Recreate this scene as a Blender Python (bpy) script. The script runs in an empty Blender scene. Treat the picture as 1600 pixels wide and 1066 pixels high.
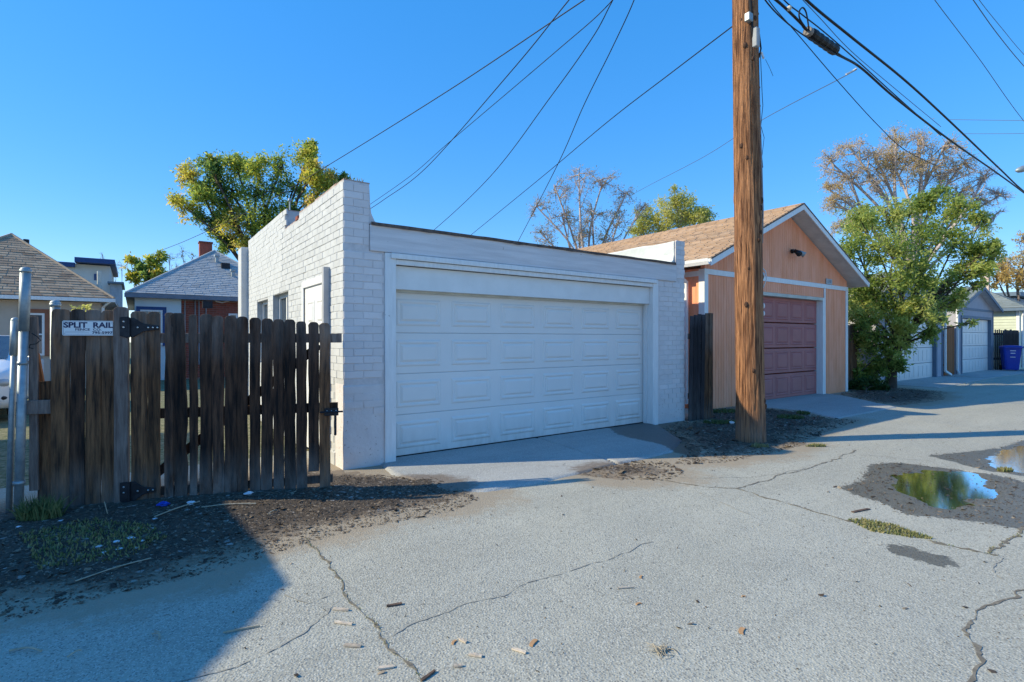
import bpy, math, random
import numpy as np
from mathutils import Vector, Matrix
random.seed(7); RNG = np.random.default_rng(11)
S = bpy.context.scene
COL = S.collection
R = math.radians
# ---------------------------------------------------------------- camera, sky, sun
CAM = Vector((0, 0, 1.5)); F = 820.0; HY = 530.0; YAW = math.atan2(0.584, 0.812)
cam = bpy.data.cameras.new('camera'); camo = bpy.data.objects.new('camera', cam); COL.objects.link(camo)
camo.location = CAM; camo.rotation_euler = (R(90), 0, -YAW)
cam.sensor_width = 36; cam.lens = 36 * F / 1600; cam.shift_y = -3 / 1600; cam.clip_end = 2000; cam.clip_start = 0.05
S.camera = camo
SUN_DIR = Vector((-0.89, 0.455, 0)).normalized(); ELEV = R(31.2)
w = bpy.data.worlds.new('World'); S.world = w; w.use_nodes = True
nt = w.node_tree; nt.nodes.clear()
sk = nt.nodes.new('ShaderNodeTexSky'); sk.sky_type = 'NISHITA'; sk.sun_disc = False
sk.sun_elevation = ELEV; sk.sun_rotation = math.atan2(SUN_DIR.x, SUN_DIR.y); sk.altitude = 1600
sk.air_density = 1.0; sk.dust_density = 0.2; sk.ozone_density = 6.0
hs = nt.nodes.new('ShaderNodeHueSaturation'); hs.inputs['Saturation'].default_value = 1.96; hs.inputs['Hue'].default_value = .511; gm = nt.nodes.new('ShaderNodeGamma'); gm.inputs[1].default_value = .42
sc_ = nt.nodes.new('ShaderNodeVectorMath'); sc_.operation = 'SCALE'; sc_.inputs['Scale'].default_value = 2.16
bg = nt.nodes.new('ShaderNodeBackground'); bg.inputs[1].default_value = 0.12
wo = nt.nodes.new('ShaderNodeOutputWorld')
nt.links.new(sk.outputs[0], gm.inputs[0]); nt.links.new(gm.outputs[0], hs.inputs['Color']); nt.links.new(hs.outputs[0], sc_.inputs[0]); nt.links.new(sc_.outputs[0], bg.inputs[0]); nt.links.new(bg.outputs[0], wo.inputs[0])
sl = bpy.data.lights.new('sun', 'SUN'); sl.energy = 2.5; sl.angle = R(0.53); sl.color = (1.0, 0.89, 0.62)
so = bpy.data.objects.new('sun', sl); COL.objects.link(so)
so.rotation_euler = (-(SUN_DIR * math.cos(ELEV) + Vector((0, 0, math.sin(ELEV))))).to_track_quat('-Z', 'Y').to_euler()
so.location = (0, 0, 30)
S.view_settings.view_transform = 'Standard'; S.view_settings.look = 'None'
S.view_settings.exposure = 1.24; S.view_settings.gamma = 1.0; S.view_settings.use_curve_mapping = False
S.cycles.max_bounces = 6; S.cycles.transparent_max_bounces = 8

# ---------------------------------------------------------------- measuring helpers (photo measurements to places in the world)
FW = Vector((0.584, 0.812, 0)); RT = Vector((0.812, -0.584, 0)); UP = Vector((0, 0, 1))
def ray(px, py): return FW + RT * ((px - 800) / F) + UP * ((HY - py) / F)
def P(px, py, t): return CAM + ray(px, py) * t
def G(px, py, z=0.0):
    d = ray(px, py); return CAM + d * ((z - CAM.z) / d.z)
def onY(px, py, Y):
    d = ray(px, py); return CAM + d * (Y / d.y)
def onX(px, py, X):
    d = ray(px, py); return CAM + d * (X / d.x)
def dist(p): return math.hypot(p[0], p[1])

# ---------------------------------------------------------------- numpy value noise
def vn(x, y, seed=0):
    x = np.asarray(x, float); y = np.asarray(y, float)
    xi = np.floor(x).astype(np.int64); yi = np.floor(y).astype(np.int64)
    fx = x - xi; fy = y - yi; fx = fx * fx * (3 - 2 * fx); fy = fy * fy * (3 - 2 * fy)
    def h(a, b):
        n = (a * 374761393 + b * 668265263 + seed * 1442695041) & 0x7fffffff
        n = ((n ^ (n >> 13)) * 1274126177) & 0x7fffffff
        return ((n ^ (n >> 16)) & 0xffff) / 65535.0
    return (h(xi, yi) * (1 - fx) + h(xi + 1, yi) * fx) * (1 - fy) + (h(xi, yi + 1) * (1 - fx) + h(xi + 1, yi + 1) * fx) * fy
def fbm(x, y, o=4, seed=0):
    s = 0; a = 0.5
    for i in range(o): s = s + a * vn(x * 2 ** i, y * 2 ** i, seed + i); a *= 0.5
    return s
def sstep(a, b, x):
    t = np.clip((x - a) / (b - a), 0, 1); return t * t * (3 - 2 * t)
def sdist(poly, X, Y):               # signed distance, inside positive
    inside = np.zeros(X.shape, bool); d = np.full(X.shape, 1e9)
    n = len(poly)
    for i in range(n):
        x0, y0 = poly[i][:2]; x1, y1 = poly[(i + 1) % n][:2]
        dx, dy = x1 - x0, y1 - y0
        t = np.clip(((X - x0) * dx + (Y - y0) * dy) / (dx * dx + dy * dy + 1e-12), 0, 1)
        d = np.minimum(d, np.hypot(X - x0 - t * dx, Y - y0 - t * dy))
        c = ((y0 > Y) != (y1 > Y)) & (X < (x1 - x0) * (Y - y0) / ((y1 - y0) + 1e-12) + x0)
        inside ^= c
    return np.where(inside, d, -d)

# ---------------------------------------------------------------- mesh builder
WO = {}
class MB:
    def __init__(s): s.v = []; s.f = []; s.t = []; s.tint = 0.5
    def add(s, vs, fs):
        b = len(s.v); s.v.extend([tuple(p) for p in vs]); s.t.extend([s.tint] * len(vs))
        s.f.extend([tuple(b + i for i in f) for f in fs]); return s
    def hexa(s, p):
        return s.add(p, [(0, 3, 2, 1), (4, 5, 6, 7), (0, 1, 5, 4), (1, 2, 6, 5), (2, 3, 7, 6), (3, 0, 4, 7)])
    def box(s, x0, x1, y0, y1, z0, z1):
        return s.hexa([(x0, y0, z0), (x1, y0, z0), (x1, y1, z0), (x0, y1, z0), (x0, y0, z1), (x1, y0, z1), (x1, y1, z1), (x0, y1, z1)])
    def fbox(s, Fr, u0, u1, n0, n1, z0, z1):
        o, e, n = Fr
        return s.hexa([o + e * u + n * k + UP * z for (u, k, z) in
                       [(u0, n0, z0), (u1, n0, z0), (u1, n1, z0), (u0, n1, z0), (u0, n0, z1), (u1, n0, z1), (u1, n1, z1), (u0, n1, z1)]])
    def prism(s, poly, ext):
        n = len(poly); ext = Vector(ext); a = [Vector(p) for p in poly]; b = [p + ext for p in a]
        return s.add(a + b, [tuple(range(n))[::-1], tuple(range(n, 2 * n))] + [(i, (i + 1) % n, n + (i + 1) % n, n + i) for i in range(n)])
    def bar(s, p, q, wd, th, up=(0, 0, 1)):
        p = Vector(p); q = Vector(q); d = (q - p).normalized(); a = d.cross(Vector(up))
        if a.length < 1e-4: a = d.cross(Vector((1, 0, 0)))
        a.normalize(); b = a.cross(d)
        a = a * wd / 2; b = b * th / 2
        return s.hexa([p - a - b, p + a - b, p + a + b, p - a + b, q - a - b, q + a - b, q + a + b, q - a + b])
    def tube(s, pts, r, n=8, cap=True):
        pts = [Vector(p) for p in pts]; m = len(pts)
        if not isinstance(r, (list, tuple)): r = [r] * m
        b = len(s.v); vs = []
        pa = None
        for i in range(m):
            d = (pts[min(i + 1, m - 1)] - pts[max(i - 1, 0)])
            if d.length < 1e-9: d = Vector((0, 0, 1))
            d.normalize()
            if pa is None:
                a = d.cross(Vector((0, 0, 1)) if abs(d.z) < .9 else Vector((1, 0, 0)))
            else:
                a = pa - d * pa.dot(d)
            a.normalize(); pa = a; c = d.cross(a)
            for k in range(n):
                th = 2 * math.pi * k / n
                vs.append(pts[i] + (a * math.cos(th) + c * math.sin(th)) * r[i])
        fs = []
        for i in range(m - 1):
            for k in range(n):
                k2 = (k + 1) % n
                fs.append((i * n + k, i * n + k2, (i + 1) * n + k2, (i + 1) * n + k))
        if cap: fs.append(tuple(range(n))[::-1]); fs.append(tuple((m - 1) * n + k for k in range(n)))
        return s.add(vs, fs)
    def sphere(s, c, r, n=10, m=6, sc=(1, 1, 1)):
        c = Vector(c); vs = []; fs = []
        for i in range(m + 1):
            ph = math.pi * i / m
            for k in range(n):
                th = 2 * math.pi * k / n
                vs.append(c + Vector((math.sin(ph) * math.cos(th) * sc[0], math.sin(ph) * math.sin(th) * sc[1], math.cos(ph) * sc[2])) * r)
        for i in range(m):
            for k in range(n):
                fs.append((i * n + k, (i + 1) * n + k, (i + 1) * n + (k + 1) % n, i * n + (k + 1) % n))
        return s.add(vs, fs)
    def loft(s, rings, cap=True):
        n = len(rings[0]); m = len(rings); vs = [p for r in rings for p in r]
        fs = [(i * n + k, i * n + (k + 1) % n, (i + 1) * n + (k + 1) % n, (i + 1) * n + k) for i in range(m - 1) for k in range(n)]
        if cap: fs.append(tuple(range(n))[::-1]); fs.append(tuple((m - 1) * n + k for k in range(n)))
        return s.add(vs, fs)
    def arr(s, V, Fc, T=None):
        b = len(s.v); s.v.extend(map(tuple, V.tolist())); s.t.extend(T.tolist() if T is not None else [s.tint] * len(V))
        s.f.extend(map(tuple, (Fc + b).tolist())); return s
    def build(s, name, mat, parent=None, smooth=False, bev=0, kind=None, origin=None):
        me = bpy.data.meshes.new(name)
        V = np.array(s.v, float)
        if parent is not None: o0 = WO[parent.name]
        elif origin is not None: o0 = Vector(origin)
        else:
            mn = V.min(0); mx = V.max(0); o0 = Vector(((mn[0] + mx[0]) / 2, (mn[1] + mx[1]) / 2, mn[2]))
        V = V - np.array(o0)
        me.from_pydata(V.tolist(), [], s.f)
        at = me.attributes.new('tint', 'FLOAT', 'POINT'); at.data.foreach_set('value', np.array(s.t, np.float32))
        if smooth: me.polygons.foreach_set('use_smooth', [True] * len(me.polygons))
        me.materials.append(mat); me.update()
        o = bpy.data.objects.new(name, me); COL.objects.link(o)
        if parent is not None: o.parent = parent
        else: o.location = o0
        WO[o.name] = Vector(o0)
        if kind: o['kind'] = kind
        if bev:
            b = o.modifiers.new('bevel', 'BEVEL'); b.width = bev; b.segments = 1; b.limit_method = 'ANGLE'
        return o
def tag(o, label, cat, group=None):
    o['label'] = label; o['category'] = cat
    if group: o['group'] = group
    return o
def thing(name, loc, label, cat, group=None):
    o = bpy.data.objects.new(name, None); COL.objects.link(o); o.location = loc; o.empty_display_size = .2
    WO[o.name] = Vector(loc); return tag(o, label, cat, group)
def struct(o): o['kind'] = 'structure'; return o
def inst(name, me, parent, loc, rz=0, sc=None):
    o = bpy.data.objects.new(name, me); COL.objects.link(o); o.parent = parent
    o.location = Vector(loc) - WO[parent.name]; o.rotation_euler = (0, 0, rz)
    if sc: o.scale = sc
    WO[o.name] = Vector(loc); return o
def copy_tree(o, dloc, label=None, group=None, parent=None):
    c = o.copy(); COL.objects.link(c); c.parent = parent
    if parent is None:
        c.location = o.location + Vector(dloc)
        if label: c['label'] = label
        if group: c['group'] = group
    for ch in list(o.children): copy_tree(ch, (0, 0, 0), parent=c)
    return c

# ---------------------------------------------------------------- materials
def mat(name, c1, c2=None, rough=.85, scale=4, stretch=(1, 1, 1), contrast=(.35, .65), bump=.15, bscale=60, bdist=.004, metal=0,
        rand=0, tint=None, speck=None, spec=.3, top=None, bot=None, bstretch=None, chips=None, trans=0):
    m = bpy.data.materials.new(name); m.use_nodes = True; n = m.node_tree.nodes; L = m.node_tree.links
    b = n['Principled BSDF']; b.inputs['Roughness'].default_value = rough; b.inputs['Metallic'].default_value = metal
    b.inputs['Specular IOR Level'].default_value = spec
    geo = n.new('ShaderNodeNewGeometry')
    def noise(sc, st, det=6, rg=.6):
        mp = n.new('ShaderNodeMapping'); mp.inputs['Scale'].default_value = st; L.new(geo.outputs['Position'], mp.inputs[0])
        t = n.new('ShaderNodeTexNoise'); t.inputs['Scale'].default_value = sc; t.inputs['Detail'].default_value = det
        t.inputs['Roughness'].default_value = rg; L.new(mp.outputs[0], t.inputs['Vector']); return t.outputs['Fac']
    def ramp(fac, a, bb):
        r = n.new('ShaderNodeMapRange'); r.inputs[1].default_value = a; r.inputs[2].default_value = bb; r.clamp = True
        L.new(fac, r.inputs[0]); return r.outputs[0]
    def mix(fac, a, bb):
        x = n.new('ShaderNodeMix'); x.data_type = 'RGBA'
        if isinstance(fac, float): x.inputs[0].default_value = fac
        else: L.new(fac, x.inputs[0])
        for k, v in ((6, a), (7, bb)):
            if isinstance(v, tuple): x.inputs[k].default_value = (*v, 1)
            else: L.new(v, x.inputs[k])
        return x.outputs[2]
    c2 = c2 or tuple(v * .8 for v in c1)
    col = mix(ramp(noise(scale, stretch), *contrast), c1, c2)
    if tint:                                   # per piece colour from the mesh attribute
        at = n.new('ShaderNodeAttribute'); at.attribute_name = 'tint'
        cr = n.new('ShaderNodeValToRGB'); L.new(at.outputs['Fac'], cr.inputs[0])
        el = cr.color_ramp.elements
        while len(el) < len(tint): el.new(.5)
        for i, c in enumerate(tint): el[i].position = i / (len(tint) - 1); el[i].color = (*c, 1)
        x = n.new('ShaderNodeMix'); x.data_type = 'RGBA'; x.blend_type = 'MULTIPLY'; x.inputs[0].default_value = 1
        L.new(cr.outputs[0], x.inputs[6]); L.new(col, x.inputs[7]); col = x.outputs[2]
    if speck:                                  # (scale, colour, threshold, second colour)
        vo = n.new('ShaderNodeTexVoronoi'); vo.inputs['Scale'].default_value = speck[0]; L.new(geo.outputs['Position'], vo.inputs['Vector'])
        sp = n.new('ShaderNodeSeparateColor'); L.new(vo.outputs['Color'], sp.inputs[0])
        col = mix(ramp(sp.outputs[0], 1 - speck[2], 1.001 - speck[2]), col, speck[1])
        if len(speck) > 3: col = mix(ramp(sp.outputs[1], 1 - speck[2], 1.001 - speck[2]), col, speck[3])
    if chips:                                  # (scale, threshold, colour, zmax) flaked paint
        f = ramp(noise(chips[0], (1, 1, 1), 8, .7), chips[1], chips[1] + .015)
        sx = n.new('ShaderNodeSeparateXYZ'); L.new(geo.outputs['Position'], sx.inputs[0])
        z = ramp(sx.outputs[2], chips[3], chips[3] * .5)
        mu = n.new('ShaderNodeMath'); mu.operation = 'MULTIPLY'; L.new(f, mu.inputs[0]); L.new(z, mu.inputs[1])
        col = mix(mu.outputs[0], col, chips[2])
    for tb in (top, bot):                      # weathering belonging to a height band: (z0, z1, colour, strength)
        if tb:
            sx = n.new('ShaderNodeSeparateXYZ'); L.new(geo.outputs['Position'], sx.inputs[0])
            z = ramp(sx.outputs[2], tb[0], tb[1]); nz = ramp(noise(9, (1, 1, .3)), .3, .7)
            mu = n.new('ShaderNodeMath'); mu.operation = 'MULTIPLY'; L.new(z, mu.inputs[0]); L.new(nz, mu.inputs[1])
            m2 = n.new('ShaderNodeMath'); m2.operation = 'MULTIPLY'; L.new(mu.outputs[0], m2.inputs[0]); m2.inputs[1].default_value = tb[3]
            col = mix(m2.outputs[0], col, tb[2])
    if rand:
        oi = n.new('ShaderNodeObjectInfo'); r = n.new('ShaderNodeMapRange'); r.inputs[3].default_value = 1 - rand; r.inputs[4].default_value = 1 + rand
        L.new(oi.outputs['Random'], r.inputs[0]); h = n.new('ShaderNodeHueSaturation'); L.new(r.outputs[0], h.inputs['Value']); L.new(col, h.inputs['Color']); col = h.outputs[0]
    L.new(col, b.inputs['Base Color'])
    if bump:
        bp = n.new('ShaderNodeBump'); bp.inputs['Strength'].default_value = bump; bp.inputs['Distance'].default_value = bdist
        L.new(noise(bscale, bstretch or stretch), bp.inputs['Height']); L.new(bp.outputs[0], b.inputs['Normal'])
    if trans:
        tr = n.new('ShaderNodeBsdfTranslucent'); L.new(col, tr.inputs[0]); ms = n.new('ShaderNodeMixShader'); ms.inputs[0].default_value = trans
        L.new(b.outputs[0], ms.inputs[1]); L.new(tr.outputs[0], ms.inputs[2]); L.new(ms.outputs[0], n['Material Output'].inputs[0])
    return m
MP = (.075, .045, .035)
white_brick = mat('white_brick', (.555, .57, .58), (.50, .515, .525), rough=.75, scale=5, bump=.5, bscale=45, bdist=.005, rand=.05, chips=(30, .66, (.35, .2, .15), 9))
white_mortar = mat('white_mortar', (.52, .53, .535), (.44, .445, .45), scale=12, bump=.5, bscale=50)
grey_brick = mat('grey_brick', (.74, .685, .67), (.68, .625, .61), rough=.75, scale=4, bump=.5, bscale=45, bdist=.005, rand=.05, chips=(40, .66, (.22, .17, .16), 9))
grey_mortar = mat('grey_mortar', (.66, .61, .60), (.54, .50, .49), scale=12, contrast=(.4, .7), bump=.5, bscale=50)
stucco = mat('parged_stucco', (.71, .665, .65), (.64, .59, .58), scale=4, bump=.7, bscale=28, bdist=.01, chips=(26, .62, (.22, .16, .14), 1.3))
beam_paint = mat('beam_paint', (.72, .69, .69), (.60, .57, .57), scale=3, stretch=(.4, 1, 6), bump=.5, bscale=20, bstretch=(.6, 1, 12), chips=(14, .68, (.25, .2, .17), 9))
white_trim = mat('white_trim', (.80, .80, .79), (.72, .72, .71), rough=.5, scale=6, stretch=(4, 4, .6), bump=.25, bscale=40, chips=(16, .67, (.35, .33, .32), 3.0))
door_white = mat('door_white', (.78, .76, .73), (.74, .72, .69), rough=.45, scale=1.6, bump=.05, bscale=150, bot=(.45, 0, (.46, .43, .39), .6))
membrane = mat('roof_membrane', (.62, .66, .66), (.5, .53, .52), rough=.6, scale=3, bump=.5, bscale=8, bdist=.02)
felt = mat('roof_felt', (.06, .05, .05), (.16, .12, .1), scale=12, bump=.6)
brick_red = mat('red_brick', (.30, .09, .06), (.22, .07, .05), scale=14, bump=.3, tint=[(.8, .8, .8), (1.25, 1.1, 1.1)])
redmort = mat('pale_mortar', (.3, .2, .17), (.25, .16, .14))
wood = mat('weathered_wood', (.115, .054, .030), (.014, .009, .008), rough=.9, scale=5, stretch=(6, 6, .55), contrast=(.35, .62), bump=1.0, bscale=22, bstretch=(5, 5, .35),
           bdist=.012, rand=.4, top=(1.25, 1.70, (.24, .19, .165), .75), bot=(.5, .02, (.25, .22, .20), 1.0))
wood_warm = mat('brown_weathered_wood', (.24, .11, .05), (.028, .016, .011), rough=.9, scale=5, stretch=(6, 6, .55), bump=1.0, bscale=22, bstretch=(5, 5, .35), bdist=.012, rand=.3,
                top=(1.15, 1.62, (.25, .20, .17), .9), bot=(.42, .02, (.20, .17, .15), .9))
wood_black = mat('black_stained_wood', (.035, .03, .035), (.012, .011, .013), scale=7, stretch=(6, 6, .5), bump=.8, bscale=22, bstretch=(5, 5, .4), bdist=.01, rand=.3, bot=(.9, 0, (.16, .14, .13), .8), top=(1.7, 2.0, (.12, .12, .14), .8))
wood_grey = mat('grey_weathered_wood', (.25, .19, .16), (.13, .09, .075), rough=.9, scale=7, stretch=(6, 6, .6), bump=.8, bscale=22, bstretch=(5, 5, .4), bdist=.01, rand=.2)
wood_new = mat('orange_wood', (.34, .13, .045), (.22, .08, .03), scale=7, stretch=(5, 5, .5), rand=.2)
galv = mat('galvanized_steel', (.36, .41, .43), (.27, .31, .33), rough=.5, metal=.5, scale=18, bump=.1, rand=.05)
iron = mat('black_iron', (.035, .038, .045), (.02, .02, .025), rough=.5, metal=.5, scale=20)
steel = mat('bright_bolt', (.6, .6, .6), rough=.3, metal=.9)
sign_m = mat('sign_white', (.80, .80, .80), (.75, .75, .76), rough=.35, bump=0)
ink = mat('navy_ink', (.03, .035, .10), bump=0, rough=.5)
orange = mat('orange_siding', (.95, .41, .25), (.84, .32, .165), rough=.8, scale=1.6, stretch=(3, 3, .6), bump=.35, bscale=40, bstretch=(4, 4, .4), bot=(2.4, .3, (.66, .25, .12), .4))
maroon = mat('maroon_door', (.43, .155, .145), (.38, .135, .125), rough=.55, scale=2, bump=.05)
cream = mat('cream_trim', (.6, .58, .5), rough=.6)
tan_shing = mat('tan_shingle', (1, 1, 1), (.82, .82, .82), rough=.95, scale=3, stretch=(.5, .5, 4), bump=.5, bscale=90, tint=[(.42, .28, .18), (.55, .38, .25), (.48, .33, .215)])
brown_shing = mat('brown_shingle', (1, 1, 1), (.8, .8, .8), rough=.95, scale=6, bump=.5, bscale=90, tint=[(.26, .18, .125), (.48, .36, .25), (.35, .25, .175)])
grey_shing = mat('grey_shingle', (1, 1, 1), (.85, .85, .85), rough=.95, scale=6, bump=.5, bscale=90, tint=[(.36, .37, .37), (.46, .47, .47), (.40, .41, .41)])
teal_shing = mat('dull_shingle', (1, 1, 1), (.85, .85, .85), rough=.95, scale=6, bump=.5, bscale=90, tint=[(.16, .19, .19), (.24, .27, .27), (.2, .23, .23)])
gravel_roof = mat('dark_roof', (.08, .08, .09))
beige_st = mat('beige_stucco', (.50, .43, .36), (.45, .385, .32), scale=3, bump=.4, bscale=60)
lblue = mat('pale_blue_wall', (.62, .74, .78), (.58, .70, .74), scale=2)
dblue = mat('blue_paint', (.02, .07, .22), (.02, .06, .18), rough=.5)
browntrim = mat('brown_trim', (.3, .13, .08))
lilac = mat('lilac_grey_siding', (.40, .40, .45), (.36, .36, .41), scale=3)
slate = mat('slate_trim', (.12, .17, .24), (.1, .15, .21), rough=.6)
green_sid = mat('pale_green_siding', (.58, .62, .50), (.52, .56, .45), scale=3)
modern = mat('offwhite_render', (.62, .62, .60), (.58, .58, .56), scale=1)
glass = mat('window_glass', (.05, .07, .09), (.04, .05, .07), rough=.05, spec=.9, bump=0)
soffit_m = mat('soffit', (.62, .62, .62), (.5, .5, .5), scale=4)
pole_m = mat('pole_wood', (.46, .22, .105), (.09, .036, .018), rough=.85, scale=9, stretch=(5, 5, .22), contrast=(.38, .62), bump=1.0, bscale=20, bstretch=(5, 5, .25), bdist=.03,
             speck=(5, (.08, .035, .018), .0), bot=(.55, .1, (.25, .2, .16), .8))
rubber = mat('black_cable', (.012, .012, .014), rough=.55, bump=0)
wiregrey = mat('grey_wire', (.10, .11, .12), rough=.5, bump=0)
plasticw = mat('white_plastic', (.75, .75, .76), rough=.4, bump=0)
conduit_m = mat('grey_conduit', (.30, .31, .33), (.25, .26, .28), rough=.5)
binblue = mat('blue_bin', (.016, .05, .36), (.014, .04, .31), rough=.45, bump=.05)
bindark = mat('dark_bin', (.05, .02, .07), rough=.5, bump=.05)
tyre = mat('tyre', (.02, .02, .02), rough=.9)
carw = mat('car_paint', (.80, .81, .83), (.79, .80, .82), rough=.2, spec=.6, bump=0)
lampg = mat('lamp_glass', (.5, .52, .55), rough=.08, spec=.9, bump=0)
concrete = mat('concrete', (.43, .43, .42), (.34, .34, .335), rough=.9, scale=2.2, bump=.4, bscale=70, speck=(110, (.26, .25, .24), .12, (.5, .49, .48)))
bark = mat('bark', (.10, .075, .06), (.05, .038, .03), scale=14, stretch=(1, 1, .3), bump=.8, bscale=30)
bark_pale = mat('bark_pale', (.52, .43, .40), (.36, .30, .28), scale=10, bump=.3)
bark_grey = mat('bark_grey', (.21, .17, .155), (.12, .095, .09), scale=10, stretch=(1, 1, .3), bump=.4)
def leafmat(name, tints, tr=.35): return mat(name, (1, 1, 1), (.85, .85, .85), rough=.6, scale=3, bump=0, tint=tints, trans=tr)
leaf_green = leafmat('leaf_green', [(.13, .22, .06), (.31, .41, .09), (.55, .60, .16), (.76, .76, .30)], .65)
leaf_elm = leafmat('leaf_mixed', [(.10, .22, .09), (.24, .36, .09), (.44, .52, .09), (.78, .70, .10), (.70, .50, .18)], .65)
leaf_yel = leafmat('leaf_yellow', [(.44, .48, .12), (.66, .64, .17), (.78, .72, .28)], .65)
leaf_oran = leafmat('leaf_orange', [(.62, .44, .20), (.78, .58, .20), (.66, .55, .38)], .65)
leaf_pale = leafmat('leaf_pale', [(.20, .26, .08), (.42, .38, .18), (.46, .36, .24)], .5)
grass_m = leafmat('grass', [(.09, .13, .05), (.19, .23, .08), (.40, .34, .17)], .3)
dry_m = mat('dry_litter', (1, 1, 1), (.8, .8, .8), bump=0, tint=[(.04, .03, .024), (.09, .065, .048), (.17, .125, .085), (.36, .29, .21)])
paper_m = mat('paper', (.7, .72, .76), (.6, .62, .68), bump=0)
bluebag_m = mat('blue_plastic', (.02, .08, .55), rough=.35, bump=0)

# ground materials with wetness taken from the mesh
def ground_mat(name, c1, c2, spk, wetc, dirtc):
    m = bpy.data.materials.new(name); m.use_nodes = True; n = m.node_tree.nodes; L = m.node_tree.links
    b = n['Principled BSDF']; geo = n.new('ShaderNodeNewGeometry')
    def noise(sc, det=6, rg=.6, out='Fac'):
        t = n.new('ShaderNodeTexNoise'); t.inputs['Scale'].default_value = sc; t.inputs['Detail'].default_value = det; t.inputs['Roughness'].default_value = rg
        L.new(geo.outputs['Position'], t.inputs['Vector']); return t.outputs[out]
    def rng(f, a, bb, lo=0, hi=1):
        r = n.new('ShaderNodeMapRange'); r.inputs[1].default_value = a; r.inputs[2].default_value = bb; r.inputs[3].default_value = lo; r.inputs[4].default_value = hi
        L.new(f, r.inputs[0]); return r.outputs[0]
    def mix(f, a, bb, bt='MIX'):
        x = n.new('ShaderNodeMix'); x.data_type = 'RGBA'; x.blend_type = bt
        if isinstance(f, float): x.inputs[0].default_value = f
        else: L.new(f, x.inputs[0])
        for k, v in ((6, a), (7, bb)):
            if isinstance(v, tuple): x.inputs[k].default_value = (*v, 1)
            else: L.new(v, x.inputs[k])
        return x.outputs[2]
    def math_(op, a, bb):
        x = n.new('ShaderNodeMath'); x.operation = op
        for k, v in ((0, a), (1, bb)):
            if isinstance(v, (int, float)): x.inputs[k].default_value = v
            else: L.new(v, x.inputs[k])
        return x.outputs[0]
    col = mix(rng(noise(.9, 8), .32, .68), c1, c2)
    col = mix(rng(noise(.35, 3), .45, .7, 0, .7), col, tuple(v * .82 for v in c2))
    col = mix(rng(noise(2.6, 8, .75), .60, .72, 0, .35), col, tuple(v * .7 for v in c2))
    mp = n.new('ShaderNodeMapping'); mp.inputs['Scale'].default_value = (.12, 1.1, 1); L.new(geo.outputs['Position'], mp.inputs[0])      # worn wheel lanes along the alley
    tn = n.new('ShaderNodeTexNoise'); tn.inputs['Scale'].default_value = 1.4; tn.inputs['Detail'].default_value = 7; tn.inputs['Roughness'].default_value = .65; L.new(mp.outputs[0], tn.inputs['Vector'])
    col = mix(rng(tn.outputs['Fac'], .42, .66, 0, .55), col, tuple(v * .76 for v in c2))
    col = mix(rng(noise(5), .45, .75, 0, .35), col, tuple(v * .72 for v in c1))
    for sc, cc, th in spk:
        vo = n.new('ShaderNodeTexVoronoi'); vo.inputs['Scale'].default_value = sc; L.new(geo.outputs['Position'], vo.inputs['Vector'])
        sp = n.new('ShaderNodeSeparateColor'); L.new(vo.outputs['Color'], sp.inputs[0])
        col = mix(rng(sp.outputs[0], 1 - th, 1 - th + .02), col, cc)
    at = n.new('ShaderNodeAttribute'); at.attribute_name = 'wet'
    dt = n.new('ShaderNodeAttribute'); dt.attribute_name = 'dusty'
    dn = math_('ADD', dt.outputs['Fac'], rng(noise(14, 8, .7), .2, .8, -.35, .35))
    col = mix(rng(dn, .35, .8, 0, .85), col, dirtc)
    wn = math_('ADD', at.outputs['Fac'], rng(noise(13, 8, .7), .2, .8, -.42, .42))
    wf = rng(wn, .46, .56)
    wet = mix(1.0, col, wetc, 'MULTIPLY')
    col = mix(wf, col, wet)
    L.new(col, b.inputs['Base Color'])
    L.new(rng(wf, 0, 1, .92, .45), b.inputs['Roughness'])
    b.inputs['Specular IOR Level'].default_value = .3
    vo = n.new('ShaderNodeTexVoronoi'); vo.inputs['Scale'].default_value = 75; L.new(geo.outputs['Position'], vo.inputs['Vector'])
    bp = n.new('ShaderNodeBump'); bp.inputs['Strength'].default_value = .5; bp.inputs['Distance'].default_value = .005
    L.new(math_('ADD', rng(vo.outputs['Distance'], 0, .6, 1, 0), noise(40)), bp.inputs['Height']); L.new(bp.outputs[0], b.inputs['Normal'])
    return m
asphalt = ground_mat('asphalt', (.435, .42, .35), (.385, .37, .31), [(170, (.50, .485, .42), .20), (140, (.22, .21, .185), .10), (62, (.30, .29, .25), .05), (40, (.54, .50, .42), .008)], (.38, .36, .33), (.33, .265, .19))
dirt = ground_mat('dirt', (.115, .088, .066), (.07, .054, .042), [(60, (.22, .18, .14), .10), (45, (.05, .04, .03), .10), (30, (.36, .33, .30), .03)], (.5, .5, .5), (.27, .21, .15))
apron = ground_mat('concrete_apron', (.44, .44, .42), (.37, .37, .355), [(120, (.5, .5, .48), .10), (100, (.26, .26, .25), .06)], (.33, .32, .31), (.17, .13, .10))
yard = ground_mat('yard', (.22, .19, .12), (.16, .16, .08), [(30, (.3, .26, .16), .2), (20, (.08, .10, .04), .2)], (1, 1, 1), (.2, .2, .1))
water_m = bpy.data.materials.new('puddle_water'); water_m.use_nodes = True
_b = water_m.node_tree.nodes['Principled BSDF']; _b.inputs['Base Color'].default_value = (.22, .19, .11, 1); _b.inputs['Roughness'].default_value = .07
_b.inputs['Transmission Weight'].default_value = 1; _b.inputs['IOR'].default_value = 1.33; _b.inputs['Specular IOR Level'].default_value = .5
crack_m = mat('crack_fill', (.17, .145, .11), (.29, .25, .19), scale=30, contrast=(.45, .7))
crack_pale = mat('faint_crack_fill', (.36, .34, .29), (.29, .275, .24), scale=30)

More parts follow.
